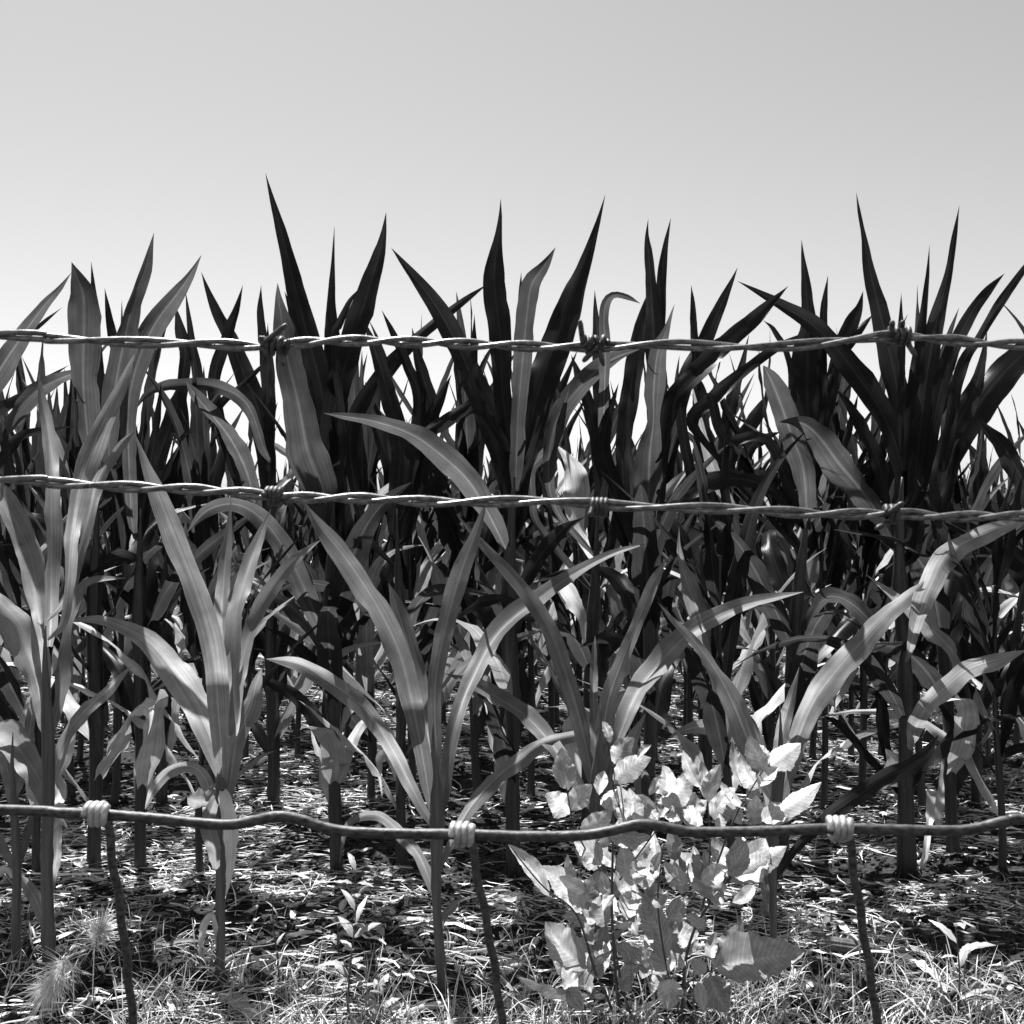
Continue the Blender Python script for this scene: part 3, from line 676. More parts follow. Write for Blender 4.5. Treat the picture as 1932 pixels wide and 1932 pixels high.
traced_plant('tallest corn plant at the right whose thick stalk stands behind the barb', [(1702, 900, 36), (1700, 1100, 30), (1708, 1400, 30), (1712, 1642, 42)], D2_ - .05, [
    ('C', [(1350, 2000, 70), (1340, 1750, 95), (1285, 1500, 112), (1200, 1300, 130), (1080, 1120, 140), (960, 960, 112), (820, 830, 90), (700, 760, 62), (600, 700, 42), (460, 626, 0)], dict(dd=-.12, tilt=.5)),
    ('C', [(1340, 1900, 80), (1330, 1500, 92), (1285, 1200, 112), (1232, 950, 112), (1172, 700, 92), (1140, 560, 68), (1110, 400, 28), (1086, 270, 18), (1071, 172, 0)], dict(dd=.06, tilt=.2)),
    ('C', [(1320, 1600, 50), (1360, 1200, 60), (1390, 1000, 58), (1416, 800, 38), (1436, 600, 20), (1447, 442, 0)]),
    ('C', [(1360, 1700, 70), (1420, 1200, 95), (1452, 1000, 92), (1490, 800, 78), (1540, 600, 40), (1570, 420, 28), (1600, 238, 0)], dict(dd=.05)),
    ('C', [(1400, 1700, 60), (1500, 1200, 72), (1560, 1000, 80), (1620, 870, 74), (1680, 760, 58), (1750, 670, 42), (1832, 587, 0)]),
    ('C', [(1300, 1500, 30), (1302, 1000, 42), (1300, 800, 20), (1302, 688, 0)]),
    ('C', [(1370, 2000, 70), (1380, 1700, 80), (1420, 1400, 80), (1462, 1300, 50), (1485, 1235, 0)], dict(dd=-.15)),
    ('C', [(1280, 2000, 60), (1190, 1830, 90), (1080, 1680, 150), (980, 1560, 160), (900, 1450, 140), (820, 1370, 92), (740, 1345, 38), (673, 1350, 0)], dict(dd=-.3, tilt=.5, jag=.08)),
    ('C', [(1260, 1900, 40), (1210, 1700, 50), (1190, 1570, 82), (1120, 1430, 70), (1040, 1280, 58), (965, 1175, 0)], dict(dd=.15)),
    ('F', [(1340, 1000, 30), (1370, 860, 60), (1410, 740, 100), (1460, 620, 110), (1520, 500, 105), (1610, 430, 85), (1750, 370, 90), (1960, 290, 20)], dict(near=.45, wave=.14, mat=M_SUNLIT)),  # this blade and the next carry sunlight in their colour
    ('F', [(1340, 1500, 40), (1385, 1340, 90), (1470, 1220, 92), (1560, 1140, 80), (1650, 1070, 60), (1800, 1020, 60), (1960, 970, 0)], dict(near=.45, wave=.14, mat=M_SUNLIT)),
    ('F', [(1240, 1550, 50), (1200, 1300, 70), (1195, 1100, 60), (1150, 950, 50), (1080, 850, 0)], dict(dd=-.1)),
    ('F', [(1290, 1700, 60), (1260, 1550, 90), (1220, 1480, 0)], dict(dd=-.05, mat=M_DRY)),
    ('J', [(1190, 560, 40), (1060, 420, 48), (960, 300, 48), (860, 200, 42), (770, 150, 0)], dict(dd=.2)),
    ('J', [(1250, 900, 60), (1230, 700, 50), (1240, 600, 40), (1250, 530, 0)], dict(dd=-.05)),
    ('J', [(1350, 1000, 30), (1380, 800, 40), (1400, 650, 90), (1370, 570, 0)], dict(dd=-.1, mat=M_DRY)),
], auto=1, group=G2)
traced_plant("corn plant at right edge with one very dark broad leaf leaning out of view", [(1772, 980, 28), (1778, 1200, 26), (1790, 1400, 24), (1800, 1620, 28)], D2_ + .1, [
    ('C', [(1480, 1950, 60), (1500, 1700, 105), (1560, 1480, 140), (1680, 1290, 160), (1800, 1130, 140), (1950, 980, 110), (2100, 880, 60), (2250, 820, 0)], dict(dd=-.15, tilt=-.3)),
    ('C', [(1500, 1700, 50), (1540, 1480, 62), (1620, 1300, 110), (1690, 1150, 70), (1722, 1020, 38), (1742, 882, 0)]),
    ('C', [(1520, 1600, 50), (1600, 1100, 60), (1700, 920, 40), (1770, 800, 45), (1850, 680, 45), (1950, 540, 25), (2010, 460, 0)]),
    ('C', [(1500, 1900, 50), (1560, 1600, 60), (1590, 1300, 40), (1600, 1100, 0)]),
    ('F', [(1530, 1100, 50), (1560, 900, 60), (1590, 780, 0)], dict(dd=-.1)),
    ('F', [(1490, 1850, 40), (1540, 1560, 60), (1560, 1400, 70), (1550, 1250, 0)], dict(dd=-.1, mat=M_DRY)),
], auto=5, group=G2)
traced_plant('corn plant beyond the right edge sending one dark leaf down into the picture', [(2010, 900, 20), (2008, 1300, 28), (2000, 1630, 28)], D2_, [
    ('C', [(2120, 2100, 80), (2000, 1800, 105), (1900, 1600, 112), (1830, 1480, 100), (1750, 1390, 60), (1685, 1325, 0)]),
    ('F', [(2100, 900, 50), (1960, 620, 110), (1850, 500, 100), (1740, 420, 60), (1680, 430, 0)]),
], auto=5, group=G2)

# third row ---------------------------------------------------------
traced_plant('corn plant with a long straight folded leaf pointing at the left barb', [(316, 1020, 20), (310, 1250, 24), (305, 1515, 24)], D3, [
    ('A', [(820, 1850, 50), (800, 1600, 82), (860, 1400, 92), (912, 1250, 88), (960, 1060, 38), (982, 965, 0)]),
    ('A', [(830, 1900, 60), (870, 1620, 88), (1000, 1415, 60), (1110, 1275, 48), (1250, 1150, 36), (1392, 1015, 8)], dict(dd=-.3, tilt=-.4)),
    ('A', [(860, 1900, 50), (940, 1550, 60), (950, 1400, 50), (930, 1200, 50), (950, 1000, 62), (930, 900, 62), (897, 745, 0)]),
    ('A', [(900, 1800, 50), (1020, 1300, 60), (1012, 1100, 58), (986, 950, 40), (966, 800, 24), (952, 678, 0)]),
], auto=4, autoH=1.1, group=G3)
traced_plant("corn plant whose bent leaf makes a flat pale arch below the upper wire's left barb", [(512, 1030, 22), (514, 1250, 26), (516, 1525, 26)], D3, [
    ('A', [(1390, 1900, 60), (1370, 1600, 90), (1330, 1300, 112), (1252, 1100, 100), (1180, 920, 74), (1100, 760, 48), (1032, 578, 0)], dict(dd=-.1)),
    ('A', [(1250, 1700, 60), (1100, 1200, 65), (1170, 900, 60), (1212, 780, 38), (1246, 647, 0)]),
    ('A', [(1380, 1700, 60), (1375, 1100, 72), (1346, 900, 46), (1335, 780, 34), (1340, 648, 0)]),
    ('A', [(1360, 1500, 50), (1270, 1260, 60), (1120, 1170, 74), (960, 1160, 64), (820, 1180, 50), (745, 1220, 32), (698, 1285, 0)], dict(dd=-.2)),
    ('A', [(1330, 1850, 60), (1270, 1620, 92), (1190, 1450, 92), (1100, 1330, 80), (1000, 1210, 60), (955, 1140, 0)], dict(dd=-.2)),
    ('A', [(1380, 1600, 50), (1370, 1200, 50), (1374, 1000, 30), (1374, 840, 0)]),
    ('A', [(1540, 1560, 45), (1490, 1530, 40), (1420, 1480, 30), (1313, 1432, 0)], dict(mat=M_DRY)),
], auto=5, autoH=1.1, group=G3)
traced_plant("corn plant right of centre with twin dark leaves leaning right above the upper wire", [(1322, 1030, 22), (1328, 1250, 26), (1332, 1520, 26)], D3, [
    ('C', [(240, 1700, 50), (170, 1300, 60), (200, 1120, 88), (282, 950, 78), (362, 780, 60), (422, 650, 28), (462, 556, 0)]),
    ('C', [(260, 1600, 40), (250, 1100, 42), (236, 800, 35), (224, 646, 0)]),
    ('C', [(340, 1900, 60), (330, 1600, 80), (290, 1400, 90), (270, 1200, 70), (240, 1080, 0)]),
    ('C', [(380, 1900, 40), (390, 1500, 60), (430, 1250, 70), (480, 1080, 40), (520, 900, 0)]),
    ('C', [(390, 1800, 30), (440, 1500, 62), (520, 1380, 70), (580, 1280, 60), (625, 1200, 0)]),
    ('C', [(420, 1850, 30), (510, 1510, 60), (590, 1440, 50), (685, 1398, 0)]),
    ('C', [(60, 1900, 60), (240, 1700, 105), (450, 1642, 80), (650, 1630, 48), (850, 1648, 10)], dict(dd=-.2)),
], auto=5, autoH=1.1, group=G3)
traced_plant('corn plant at the right whose slim dark stalk stands alone on bright straw', [(1838, 1100, 16), (1842, 1300, 20), (1842, 1512, 22)], D3, [
    ('F', [(1690, 900, 40), (1640, 700, 60), (1600, 560, 50), (1560, 450, 0)]),
    ('F', [(1680, 1650, 20), (1700, 1580, 40), (1800, 1520, 50), (1932, 1470, 40), (2000, 1460, 0)]),
    ('F', [(1680, 1560, 20), (1640, 1480, 30), (1590, 1420, 0)]),
], auto=6, autoH=1.2, group=G3)

# fillers: the rest of rows 2 to 10, one thing each ---------------------------------------------------
taken = {2: [-70, 180, 265, 628, 757, 968, 1230, 1115, 1500, 1705, 1785, 2005], 3: [308, 515, 1330, 1842]}
row_info = {2: (D2_, 1.35, "shorter dark corn plant in a gap of the second row, below the top wire"),
            3: (D3, 1.84, 'dark corn plant of the third row seen between the tall front leaves'),
            4: (5.05, 1.72, 'corn plant of the fourth row with narrow leaf tips against the sky'),
            5: (5.85, 1.50, 'corn plant of the fifth row, half hidden by taller plants in front'),
            6: (6.65, 1.42, 'small looking corn plant in the sixth row, seen through gaps'),
            7: (7.45, 1.38, 'distant corn plant of the seventh row seen between dark stalks'),
            8: (8.3, 1.34, 'distant corn plant of the eighth row seen between dark stalks'),
            9: (9.2, 1.32, 'distant corn plant of the ninth row just below the horizon gaps')}
cnt = 0
ordn = {2: 'second', 3: 'third', 4: 'fourth', 5: 'fifth', 6: 'sixth', 7: 'seventh', 8: 'eighth', 9: 'ninth'}
for r_, (dep, H, lab) in row_info.items():
    half = .5 * 1932 / F * dep + .18
    sp = {2: .26, 3: .19, 4: .18}.get(r_, .19 + .01 * (r_ - 4))
    x = -half + random.uniform(0, .1)
    while x < half:
        px = 966 + x / dep * F
        if not any(abs(px - q) < (62 if r_ == 2 else 50) for q in taken.get(r_, [])):
            hh = H * random.uniform(.86, 1.1)
            if r_ == 2 and not (300 < px < 480 or 1300 < px < 1400 or px > 1750): hh *= .95
            filler(x, dep + random.gauss(0, .05), hh, lab, 'corn plants of the %s row' % ordn[r_], one=(r_ >= 6))
            cnt += 1
        x += sp * random.uniform(.75, 1.3)
print('fillers', cnt)

def far_corn():
    Vs, Fs, Us = [], [], []
    off = 0; rr = np.random.default_rng(9)
    base = [join([a for nm, a in plant_parts(500 + s, 1.3, 8)]) for s in range(4)]
    faces = [np.array([f for f in b[1] if len(f) == 4]) for b in base]
    y = 10.1
    mats = []
    while y < 34:
        half = .5 * 1932 / F * y + .6
        for x in np.arange(-half, half, .26 + .012 * (y - 10)):
            k = rr.integers(4); V, _, U = base[k]
            a = rr.uniform(0, 6.28); s = rr.uniform(.85, 1.06)
            c_, s_ = math.cos(a), math.sin(a)
            Q = np.stack([V[:, 0] * c_ - V[:, 1] * s_, V[:, 0] * s_ + V[:, 1] * c_, V[:, 2]], 1) * s + np.array([x + rr.normal() * .05, y + rr.normal() * .06, 0])
            Vs.append(Q); Us.append(U); Fs.append(faces[k] + off); off += len(V)
        y += .8 if y < 16 else 1.6
    V = np.vstack(Vs); Fc = np.vstack(Fs)
    me = bpy.data.meshes.new('far_corn')
    me.vertices.add(len(V)); me.vertices.foreach_set('co', V.ravel())
    me.loops.add(len(Fc) * 4); me.loops.foreach_set('vertex_index', Fc.ravel().astype(np.int32))
    me.polygons.add(len(Fc)); me.polygons.foreach_set('loop_start', np.arange(0, len(Fc) * 4, 4, dtype=np.int32))
    me.update(calc_edges=True)
    ul = me.uv_layers.new(name='UVMap'); ul.data.foreach_set('uv', np.vstack(Us)[Fc.ravel()].astype(np.float32).ravel())
    me.materials.append(M_CORN)
    tag(link('far_corn', me), 'mass of far corn rows fading together behind the countable rows', 'corn', kind='stuff')
far_corn()

# ------------------------------------------------------------------ straw litter, grass
def quads_obj(name, V, Fc, mat, tone, label, cat):
    me = bpy.data.meshes.new(name)
    me.vertices.add(len(V)); me.vertices.foreach_set('co', np.asarray(V, float).ravel())
    me.loops.add(len(Fc) * 4); me.loops.foreach_set('vertex_index', np.asarray(Fc).ravel().astype(np.int32))
    me.polygons.add(len(Fc)); me.polygons.foreach_set('loop_start', np.arange(0, len(Fc) * 4, 4, dtype=np.int32))
    me.update(calc_edges=True)
    at = me.attributes.new('tone', 'FLOAT', 'POINT'); at.data.foreach_set('value', np.asarray(tone, dtype=np.float32))
    me.materials.append(mat)
    return tag(link(name, me), label, cat, kind='stuff')

def straw():
    rr = np.random.default_rng(3)
    V, Fc, tone = [], [], []
    def piece(x, y, L, w, az, lift, curl, tn):
        n = 4
        z0 = ground_h(x, y) + lift
        ca, sa = math.cos(az), math.sin(az)
        slope = rr.normal() * .10
        roll = rr.normal() * .6
        b = len(V)
        for i in range(n + 1):
            u = i / n - .5
            bend = curl * (u * u) * L
            cx, cy = x + ca * u * L - sa * bend, y + sa * u * L + ca * bend
            cz = z0 + slope * u * L + .12 * L * (.25 - u * u) * max(0, rr.normal() * .5 + .3)
            ww = w * (.55 + .9 * (.25 - u * u) * 2)
            # channel shaped cross section: 3 verts
            for s_, hgt in ((-1, 0), (0, .35), (1, 0)):
                V.append((cx - sa * s_ * ww / 2 * math.cos(roll), cy + ca * s_ * ww / 2 * math.cos(roll), cz + s_ * ww / 2 * math.sin(roll) + hgt * ww))
                tone.append(tn)
        for i in range(n):
            a = b + i * 3
            Fc.append((a, a + 1, a + 4, a + 3)); Fc.append((a + 1, a + 2, a + 5, a + 4))
    N = 76000
    for k in range(N):
        y = 2.2 + (rr.random() ** 1.5) * 9.5
        x = rr.uniform(-1, 1) * (.5 * y + .25)
        cl = 1.3 * noise.noise(Vector((x * 1.3, y * 2.6, 9.3))) + .6 * noise.noise(Vector((x * 6, y * 6, 2.3)))
        if cl < -.03 + rr.normal() * .12 and rr.random() < .85: continue
        if y < 3.0 and rr.random() < .45: continue
        L = rr.choice([.03, .05, .09, .16], p=[.35, .33, .24, .08]) * rr.uniform(.6, 1.5)
        w = rr.choice([.002, .004, .009], p=[.55, .36, .09]) * rr.uniform(.7, 1.4)
        az = rr.normal() * .55 if rr.random() < .6 else rr.uniform(0, 3.14)
        piece(x, y, L, w, az, rr.uniform(.004, .024), rr.normal() * .5, rr.choice([.15, .45, 1.0, 1.3], p=[.25, .25, .3, .2]))
    for k in range(700):            # torn leaf and husk pieces
        y = 2.2 + rr.random() ** 1.4 * 6
        x = rr.uniform(-1, 1) * (.5 * y + .25)
        L = rr.uniform(.03, .12); w = rr.uniform(.005, .018); az = rr.uniform(0, 6.28); z0 = ground_h(x, y) + rr.uniform(.006, .03)
        b = len(V); ca, sa = math.cos(az), math.sin(az); tn = rr.choice([.25, .6, 1.0, 1.25]); tl = rr.normal() * .5; ph = rr.uniform(0, 6)
        for i in range(5):
            u = i / 4 - .5
            for s_ in (-1, 0, 1):
                ww = w * (1 - 2.6 * u * u) * rr.uniform(.7, 1.15)
                V.append((x + ca * u * L - sa * s_ * ww / 2, y + sa * u * L + ca * s_ * ww / 2, z0 + s_ * ww * .5 * tl + .25 * w * math.sin(u * 9 + ph) + abs(s_) * w * .2 + rr.normal() * .0012))
                tone.append(tn)
        for i in range(4):
            a = b + i * 3
            Fc.append((a, a + 1, a + 4, a + 3)); Fc.append((a + 1, a + 2, a + 5, a + 4))
    quads_obj('straw_litter', V, Fc, M_STRAW, tone, 'pale broken straw and stalk litter scattered over the dark soil', 'straw')
straw()

def clods():
    """crumbs of soil"""
    rr = np.random.default_rng(8)
    ico = []
    V, Fc = [], []
    cube = np.array([[-1, -1, -1], [1, -1, -1], [1, 1, -1], [-1, 1, -1], [-1, -1, 1], [1, -1, 1], [1, 1, 1], [-1, 1, 1]]) * .6
    cf = [(0, 3, 2, 1), (4, 5, 6, 7), (0, 1, 5, 4), (1, 2, 6, 5), (2, 3, 7, 6), (3, 0, 4, 7)]
    for k in range(26000):
        y = 2.2 + rr.random() ** 1.6 * 5
        x = rr.uniform(-1, 1) * (.5 * y + .2)
        s = abs(rr.normal()) * .007 + .002
        a = rr.uniform(0, 6.28); c_, s_ = math.cos(a), math.sin(a)
        Q = cube * s * rr.uniform(.6, 1.3, (8, 3))
        Q = np.stack([Q[:, 0] * c_ - Q[:, 1] * s_, Q[:, 0] * s_ + Q[:, 1] * c_, Q[:, 2] * .8 + Q[:, 0] * rr.normal() * .5], 1)
        b = len(V); z = ground_h(x, y)
        V += [(x + q[0], y + q[1], z + q[2] + s * .3) for q in Q]
        Fc += [tuple(b + i for i in f) for f in cf]
    quads_obj('soil_crumbs', V, Fc, M_SOIL, np.ones(len(V)), 'small dark crumbs and clods of dry soil between the straw', 'soil')
clods()

def grass():
    rr = np.random.default_rng(4)
    V, Fc, tone = [], [], []
    def blade(x, y, h, w, az, lean, tn, curl):
        b = len(V); n = 5
        z0 = ground_h(x, y) - .005
        wa = az + 1.57 + rr.normal() * .4
        for i in range(n + 1):
            u = i / n
            a = lean + curl * u
            rr_ = h * u * math.sin(a) ; zz = h * u * math.cos(a * .8)
            ww = w * (1 - u ** 1.8) * .5 + .0002
            cx, cy, cz = x + math.cos(az) * rr_, y + math.sin(az) * rr_, z0 + zz
            V.append((cx - math.cos(wa) * ww, cy - math.sin(wa) * ww, cz)); V.append((cx + math.cos(wa) * ww, cy + math.sin(wa) * ww, cz))
            tone.extend([tn, tn])
        for i in range(n):
            a = b + 2 * i
            Fc.append((a, a + 1, a + 3, a + 2))
    for k in range(1350):
        y = 2.25 + abs(rr.normal()) * .42
        x = rr.uniform(-1, 1) * (.5 * y + .2)
        if noise.noise(Vector((x * 3, y * 3, 19))) < -.18 and y > 2.5: continue
        if (abs(x + 1.0) < .12 or abs(x + .92) < .10) and y < 2.62: continue
        nb = rr.integers(2, 8)
        hh = (.11 if y < 2.65 else .06) * rr.uniform(.5, 1.5)
        for j in range(nb):
            blade(x + rr.normal() * .012, y + rr.normal() * .012, hh * rr.uniform(.5, 1.3), rr.uniform(.0015, .0045), rr.uniform(0, 6.28), abs(rr.normal()) * .35, rr.choice([.5, .9, 1.3, 1.8]), rr.uniform(0, 1.6))
    quads_obj('grass', V, Fc, M_GRASS, tone, 'thin sparse grass and seedlings growing through the litter at the field edge', 'grass')
grass()

# ------------------------------------------------------------------ broad leaved weed
def weed_leaf(parent, base, crop, b, t, w, d0, seed, mat=None, dark=False):
    rr = np.random.default_rng(seed)
    s = CROPS[crop][2]
    bx, by = cv(crop, *b); tx, ty = cv(crop, *t); w = w * s
    L = math.hypot(tx - bx, ty - by)
    n = 31
    u = np.linspace(0, 1, n)
    px, py = -(ty - by) / L, (tx - bx) / L
    bow = rr.normal() * .07 * L
    X = bx + (tx - bx) * u + px * bow * np.sin(np.pi * u); Y = by + (ty - by) * u + py * bow * np.sin(np.pi * u)
    kk = .47 if dark else (rr.uniform(.9, 1.9) if rr.random() < .72 else rr.uniform(-.4, .6))
    kt = kk + (.04 if dark else .35) * np.sin(u * rr.uniform(3, 8) + rr.uniform(0, 6))
    Lm = L * d0 / F
    off = np.concatenate([[0], np.cumsum(.5 * (kt[1:] + kt[:-1]) * np.diff(-Y))]) * d0 / F
    d = d0 + .11 * np.tanh(off / .11)
    C = np.array([PT(a, q, e) for a, q, e in zip(X, Y, d)])
    T2 = np.stack([np.gradient(X), np.gradient(Y)], 1); T2 /= np.linalg.norm(T2, axis=1, keepdims=True)
    W = np.stack([-T2[:, 1], -kt * T2[:, 0] + (0 if dark else rr.normal() * .25), -T2[:, 0]], 1)
    prof = np.sin(np.pi * np.clip(u, 0, 1) ** .82) ** .8
    prof[0] = .07; prof[1] = max(.12, prof[1] * .5); prof[-1] = .01
    V, Fc, U = ribbon(C, W, prof * 1.02 * w * d0 / F, fold=rr.choice([-1, 1]) * rr.uniform(.08, .3) * (.3 if dark else 1), wave=.07, nac=8, seed=seed, serr=.03)
    return link('leaf', mesh_data('weed_leaf', V - base, Fc, mat or M_WEED, U), parent)

def weed_stem(parent, base, crop, pts, d0, d1, w0, w1):
    P = crom(np.array([cv(crop, x, y) for x, y in pts], float), 24)
    d = np.linspace(d0, d1, 24)
    C = np.array([PT(a, b, e) for (a, b), e in zip(P, d)])
    V, Fc, U = tube(C - base, np.linspace(w0, w1, 24) * .3268 * d0 / F / 2, 8)
    return link('stem', mesh_data('stem', V, Fc, M_WEEDSTEM, U), parent)

WL = [(385, 580, 345, 335, 130), (390, 720, 255, 600, 120), (400, 700, 520, 550, 120), (450, 800, 635, 690, 110), (560, 610, 590, 470, 80),
      (600, 690, 665, 575, 95), (650, 545, 862, 395, 115), (650, 430, 765, 280, 120), (780, 395, 862, 320, 35), (625, 310, 578, 185, 55),
      (760, 750, 735, 570, 120), (890, 745, 730, 600, 120), (910, 740, 945, 610, 80), (970, 670, 1085, 455, 110), (850, 610, 930, 490, 50),
      (870, 570, 985, 590, 50), (1150, 570, 1045, 355, 80), (1180, 640, 1150, 410, 70), (1190, 650, 1262, 430, 105), (1085, 800, 1115, 600, 130),
      (1195, 720, 1350, 605, 110), (1265, 805, 1258, 715, 65), (1400, 690, 1245, 520, 50), (1465, 780, 1470, 610, 115), (1530, 775, 1845, 535, 85),
      (1500, 760, 1655, 675, 80), (1480, 570, 1378, 370, 100), (1400, 570, 1328, 295, 75), (1520, 475, 1428, 265, 110), (1540, 430, 1450, 325, 90),
      (1550, 440, 1725, 310, 95), (1480, 560, 1595, 450, 75), (620, 850, 860, 850, 110), (570, 1020, 415, 880, 120), (560, 1010, 600, 860, 100),
      (720, 1090, 690, 890, 115), (815, 1140, 905, 885, 120), (1000, 1160, 1105, 950, 130), (1000, 1160, 935, 1000, 70), (1190, 1160, 1088, 930, 50),
      (1230, 1130, 1165, 920, 90), (1305, 1090, 1215, 850, 120), (1325, 1070, 1520, 860, 170), (1320, 1110, 1645, 905, 115), (1320, 1080, 1370, 850, 120),
      (1225, 1080, 1280, 1235, 110), (460, 1295, 215, 1020, 115), (275, 1200, 35, 895, 85), (460, 1285, 375, 1070, 90), (465, 1265, 560, 1045, 115),
      (430, 1110, 378, 950, 55), (620, 1340, 540, 1180, 130), (560, 1330, 345, 1310, 60), (720, 1330, 770, 1160, 130), (640, 1190, 765, 1100, 90),
      (945, 1570, 768, 1150, 155), (1010, 1570, 998, 1225, 120), (965, 1610, 735, 1480, 85), (835, 1610, 820, 1480, 45), (490, 1610, 250, 1340, 165),
      (545, 1630, 290, 1540, 170), (560, 1650, 620, 1450, 75), (510, 1770, 90, 1660, 90), (680, 1710, 800, 1600, 85), (990, 1670, 955, 1850, 150),
      (1180, 1635, 1085, 1560, 75), (1235, 1630, 1390, 1340, 150), (1215, 1570, 1235, 1400, 75), (1215, 1610, 1745, 1520, 190), (1200, 1650, 1310, 1860, 175),
      (1130, 1690, 1165, 1860, 75), (870, 1800, 755, 1915, 65), (870, 1910, 1050, 1850, 95), (1140, 1930, 1215, 1840, 65), (700, 1180, 660, 1050, 90),
      (870, 1250, 900, 1120, 110), (960, 1330, 1020, 1200, 110), (760, 1400, 720, 1260, 100), (1450, 1130, 1330, 1230, 60), (520, 1500, 600, 1360, 90),
      (1020, 800, 960, 690, 80), (1380, 780, 1320, 660, 80), (1420, 620, 1500, 530, 70), (480, 1170, 330, 1080, 90), (380, 1720, 470, 1850, 90)]
wbL = PT(1172, 1960, 2.45); wbL[2] = ground_h(wbL[0], wbL[1])
wbR = PT(1288, 1960, 2.40); wbR[2] = ground_h(wbR[0], wbR[1])
wl = tag(empty('broadleaf_weed', tuple(wbL)), 'pale broad leaved weed, its left clump with a thin dark upright stem', 'weed', 'pale weeds before the corn')
wr = tag(empty('broadleaf_weed', tuple(wbR)), 'pale broad leaved weed, its right clump with a big half shaded leaf low down', 'weed', 'pale weeds before the corn')
for pts, a, b_ in [([(720, 2050), (690, 1900), (660, 1700), (635, 1300), (640, 900), (645, 560), (600, 250), (582, 200)], 22, 8),
                   ([(750, 1900), (690, 1700), (640, 1400)], 16, 10),
                   ([(690, 2000), (600, 1760), (540, 1640), (430, 1300), (250, 1150), (120, 1000), (45, 900)], 18, 7),
                   ([(640, 1120), (520, 980), (420, 800), (385, 640), (370, 560)], 12, 6),
                   ([(650, 1060), (700, 760), (685, 560)], 10, 6),
                   ([(680, 1100), (790, 950), (900, 800), (980, 680)], 12, 7),
                   ([(640, 1500), (520, 1620), (480, 1700)], 10, 6)]:
    weed_stem(wl, wbL, 'I', pts, 2.45, 2.43 + random.uniform(-.04, .04), a, b_)
for pts, a, b_ in [([(1010, 2050), (1040, 1850), (1060, 1560), (1130, 1330), (1190, 1150), (1300, 850), (1370, 690), (1530, 430)], 22, 8),
                   ([(1130, 1340), (1240, 1180), (1330, 1080)], 16, 10),
                   ([(1030, 1900), (950, 1600), (900, 1250), (920, 1000), (930, 900)], 14, 8),
                   ([(1190, 1150), (1200, 850), (1185, 600)], 10, 6),
                   ([(1060, 1700), (1150, 1640), (1250, 1620)], 12, 8),
                   ([(1400, 640), (1450, 760), (1530, 770)], 8, 5)]:
    weed_stem(wr, wbR, 'I', pts, 2.40, 2.43 + random.uniform(-.04, .04), a, b_)
DARKW = {(768, 1150), (998, 1225), (955, 1850), (1310, 1860), (735, 1480), (1165, 1860), (635, 690), (1088, 930), (378, 950), (820, 1480), (1085, 1560), (345, 335), (520, 550), (560, 1045), (800, 1600)}
for k in range(84):                # the fuller inner leaves of the clump
    bx, by = random.uniform(430, 1330), random.uniform(560, 1800)
    if by < 800 and (bx < 600 or bx > 1250): continue
    a = random.gauss(0, .8); l = random.uniform(90, 190)
    WL.append((bx, by, bx + math.sin(a) * l, by - math.cos(a) * l, l * random.uniform(.36, .55)))
for i, (bx, by, tx, ty, w) in enumerate(WL):
    left = bx < 930
    weed_leaf(wl if left else wr, wbL if left else wbR, 'I', (bx, by), (tx, ty), w, (2.45 if left else 2.41) + random.uniform(-.07, .07), 4000 + i, dark=(tx, ty) in DARKW)

# ------------------------------------------------------------------ small weeds
def small_weed(label, px, py, depth, h, nl, seed, lw=.012, ll=.07, name='small_weed', mat=None):
    rr = np.random.default_rng(seed)
    b = PT(px, py, depth); b[2] = ground_h(b[0], b[1])
    o = tag(empty(name, tuple(b)), label, 'weed', 'small weeds at the field edge')
    t = np.linspace(0, 1, 12)
    C = np.stack([.03 * h * np.sin(t * 4 + seed), .03 * h * np.cos(t * 3), t * h], 1)
    V, Fc, U = tube(C, np.linspace(.003, .001, 12), 7)
    link('stem', mesh_data('stem', V, Fc, M_WEEDSTEM, U), o)
    for k in range(nl):
        u = .25 + .75 * k / (nl - 1)
        c = C[int(u * 11)]
        az = k * 2.4 + rr.normal() * .3
        L = ll * rr.uniform(.7, 1.2) * (1.15 - .5 * u)
        n = 12; tt = np.linspace(0, 1, n)
        el = rr.uniform(.35, 1.1) - 1.0 * tt
        rad = np.concatenate([[0], np.cumsum(np.cos(el[:-1]) * L / (n - 1))]); zz = np.concatenate([[0], np.cumsum(np.sin(el[:-1]) * L / (n - 1))])
        Cc = np.stack([c[0] + math.cos(az) * rad, c[1] + math.sin(az) * rad, c[2] + zz], 1)
        W = np.tile([-math.sin(az), math.cos(az), rr.normal() * .2], (n, 1))
        prof = np.sin(np.pi * tt ** .8) ** .8; prof[0] = .1; prof[-1] = .02
        V, Fc, U = ribbon(Cc, W, prof * lw * rr.uniform(.8, 1.3), fold=.15, wave=.08, nac=4, seed=seed + k, serr=.06)
        link('leaf', mesh_data('leaf', V, Fc, mat or M_WEED, U), o)
    return o
small_weed('upright pale weed with narrow leaves left of the middle fence stay', 664, 1925, 2.50, .33, 20, 61, .016, .085)
small_weed('small leafy weed at the bottom edge right of the upright pale weed', 715, 1935, 2.46, .10, 9, 62, .022, .06)
small_weed('narrow leaved weed at the bottom right beyond the right fence stay', 1806, 1930, 2.48, .20, 8, 63, .02, .12)
small_weed('thin curly weed left of the pale corn plant foot', 520, 1850, 2.66, .20, 9, 64, .007, .05)
small_weed('tiny weed seedling on bright straw near the right stay', 1620, 1760, 2.98, .14, 7, 65, .012, .06)
small_weed('low weed with spread leaves between the pale corn plant and the middle corn plant', 640, 1800, 2.83, .12, 12, 66, .02, .06)
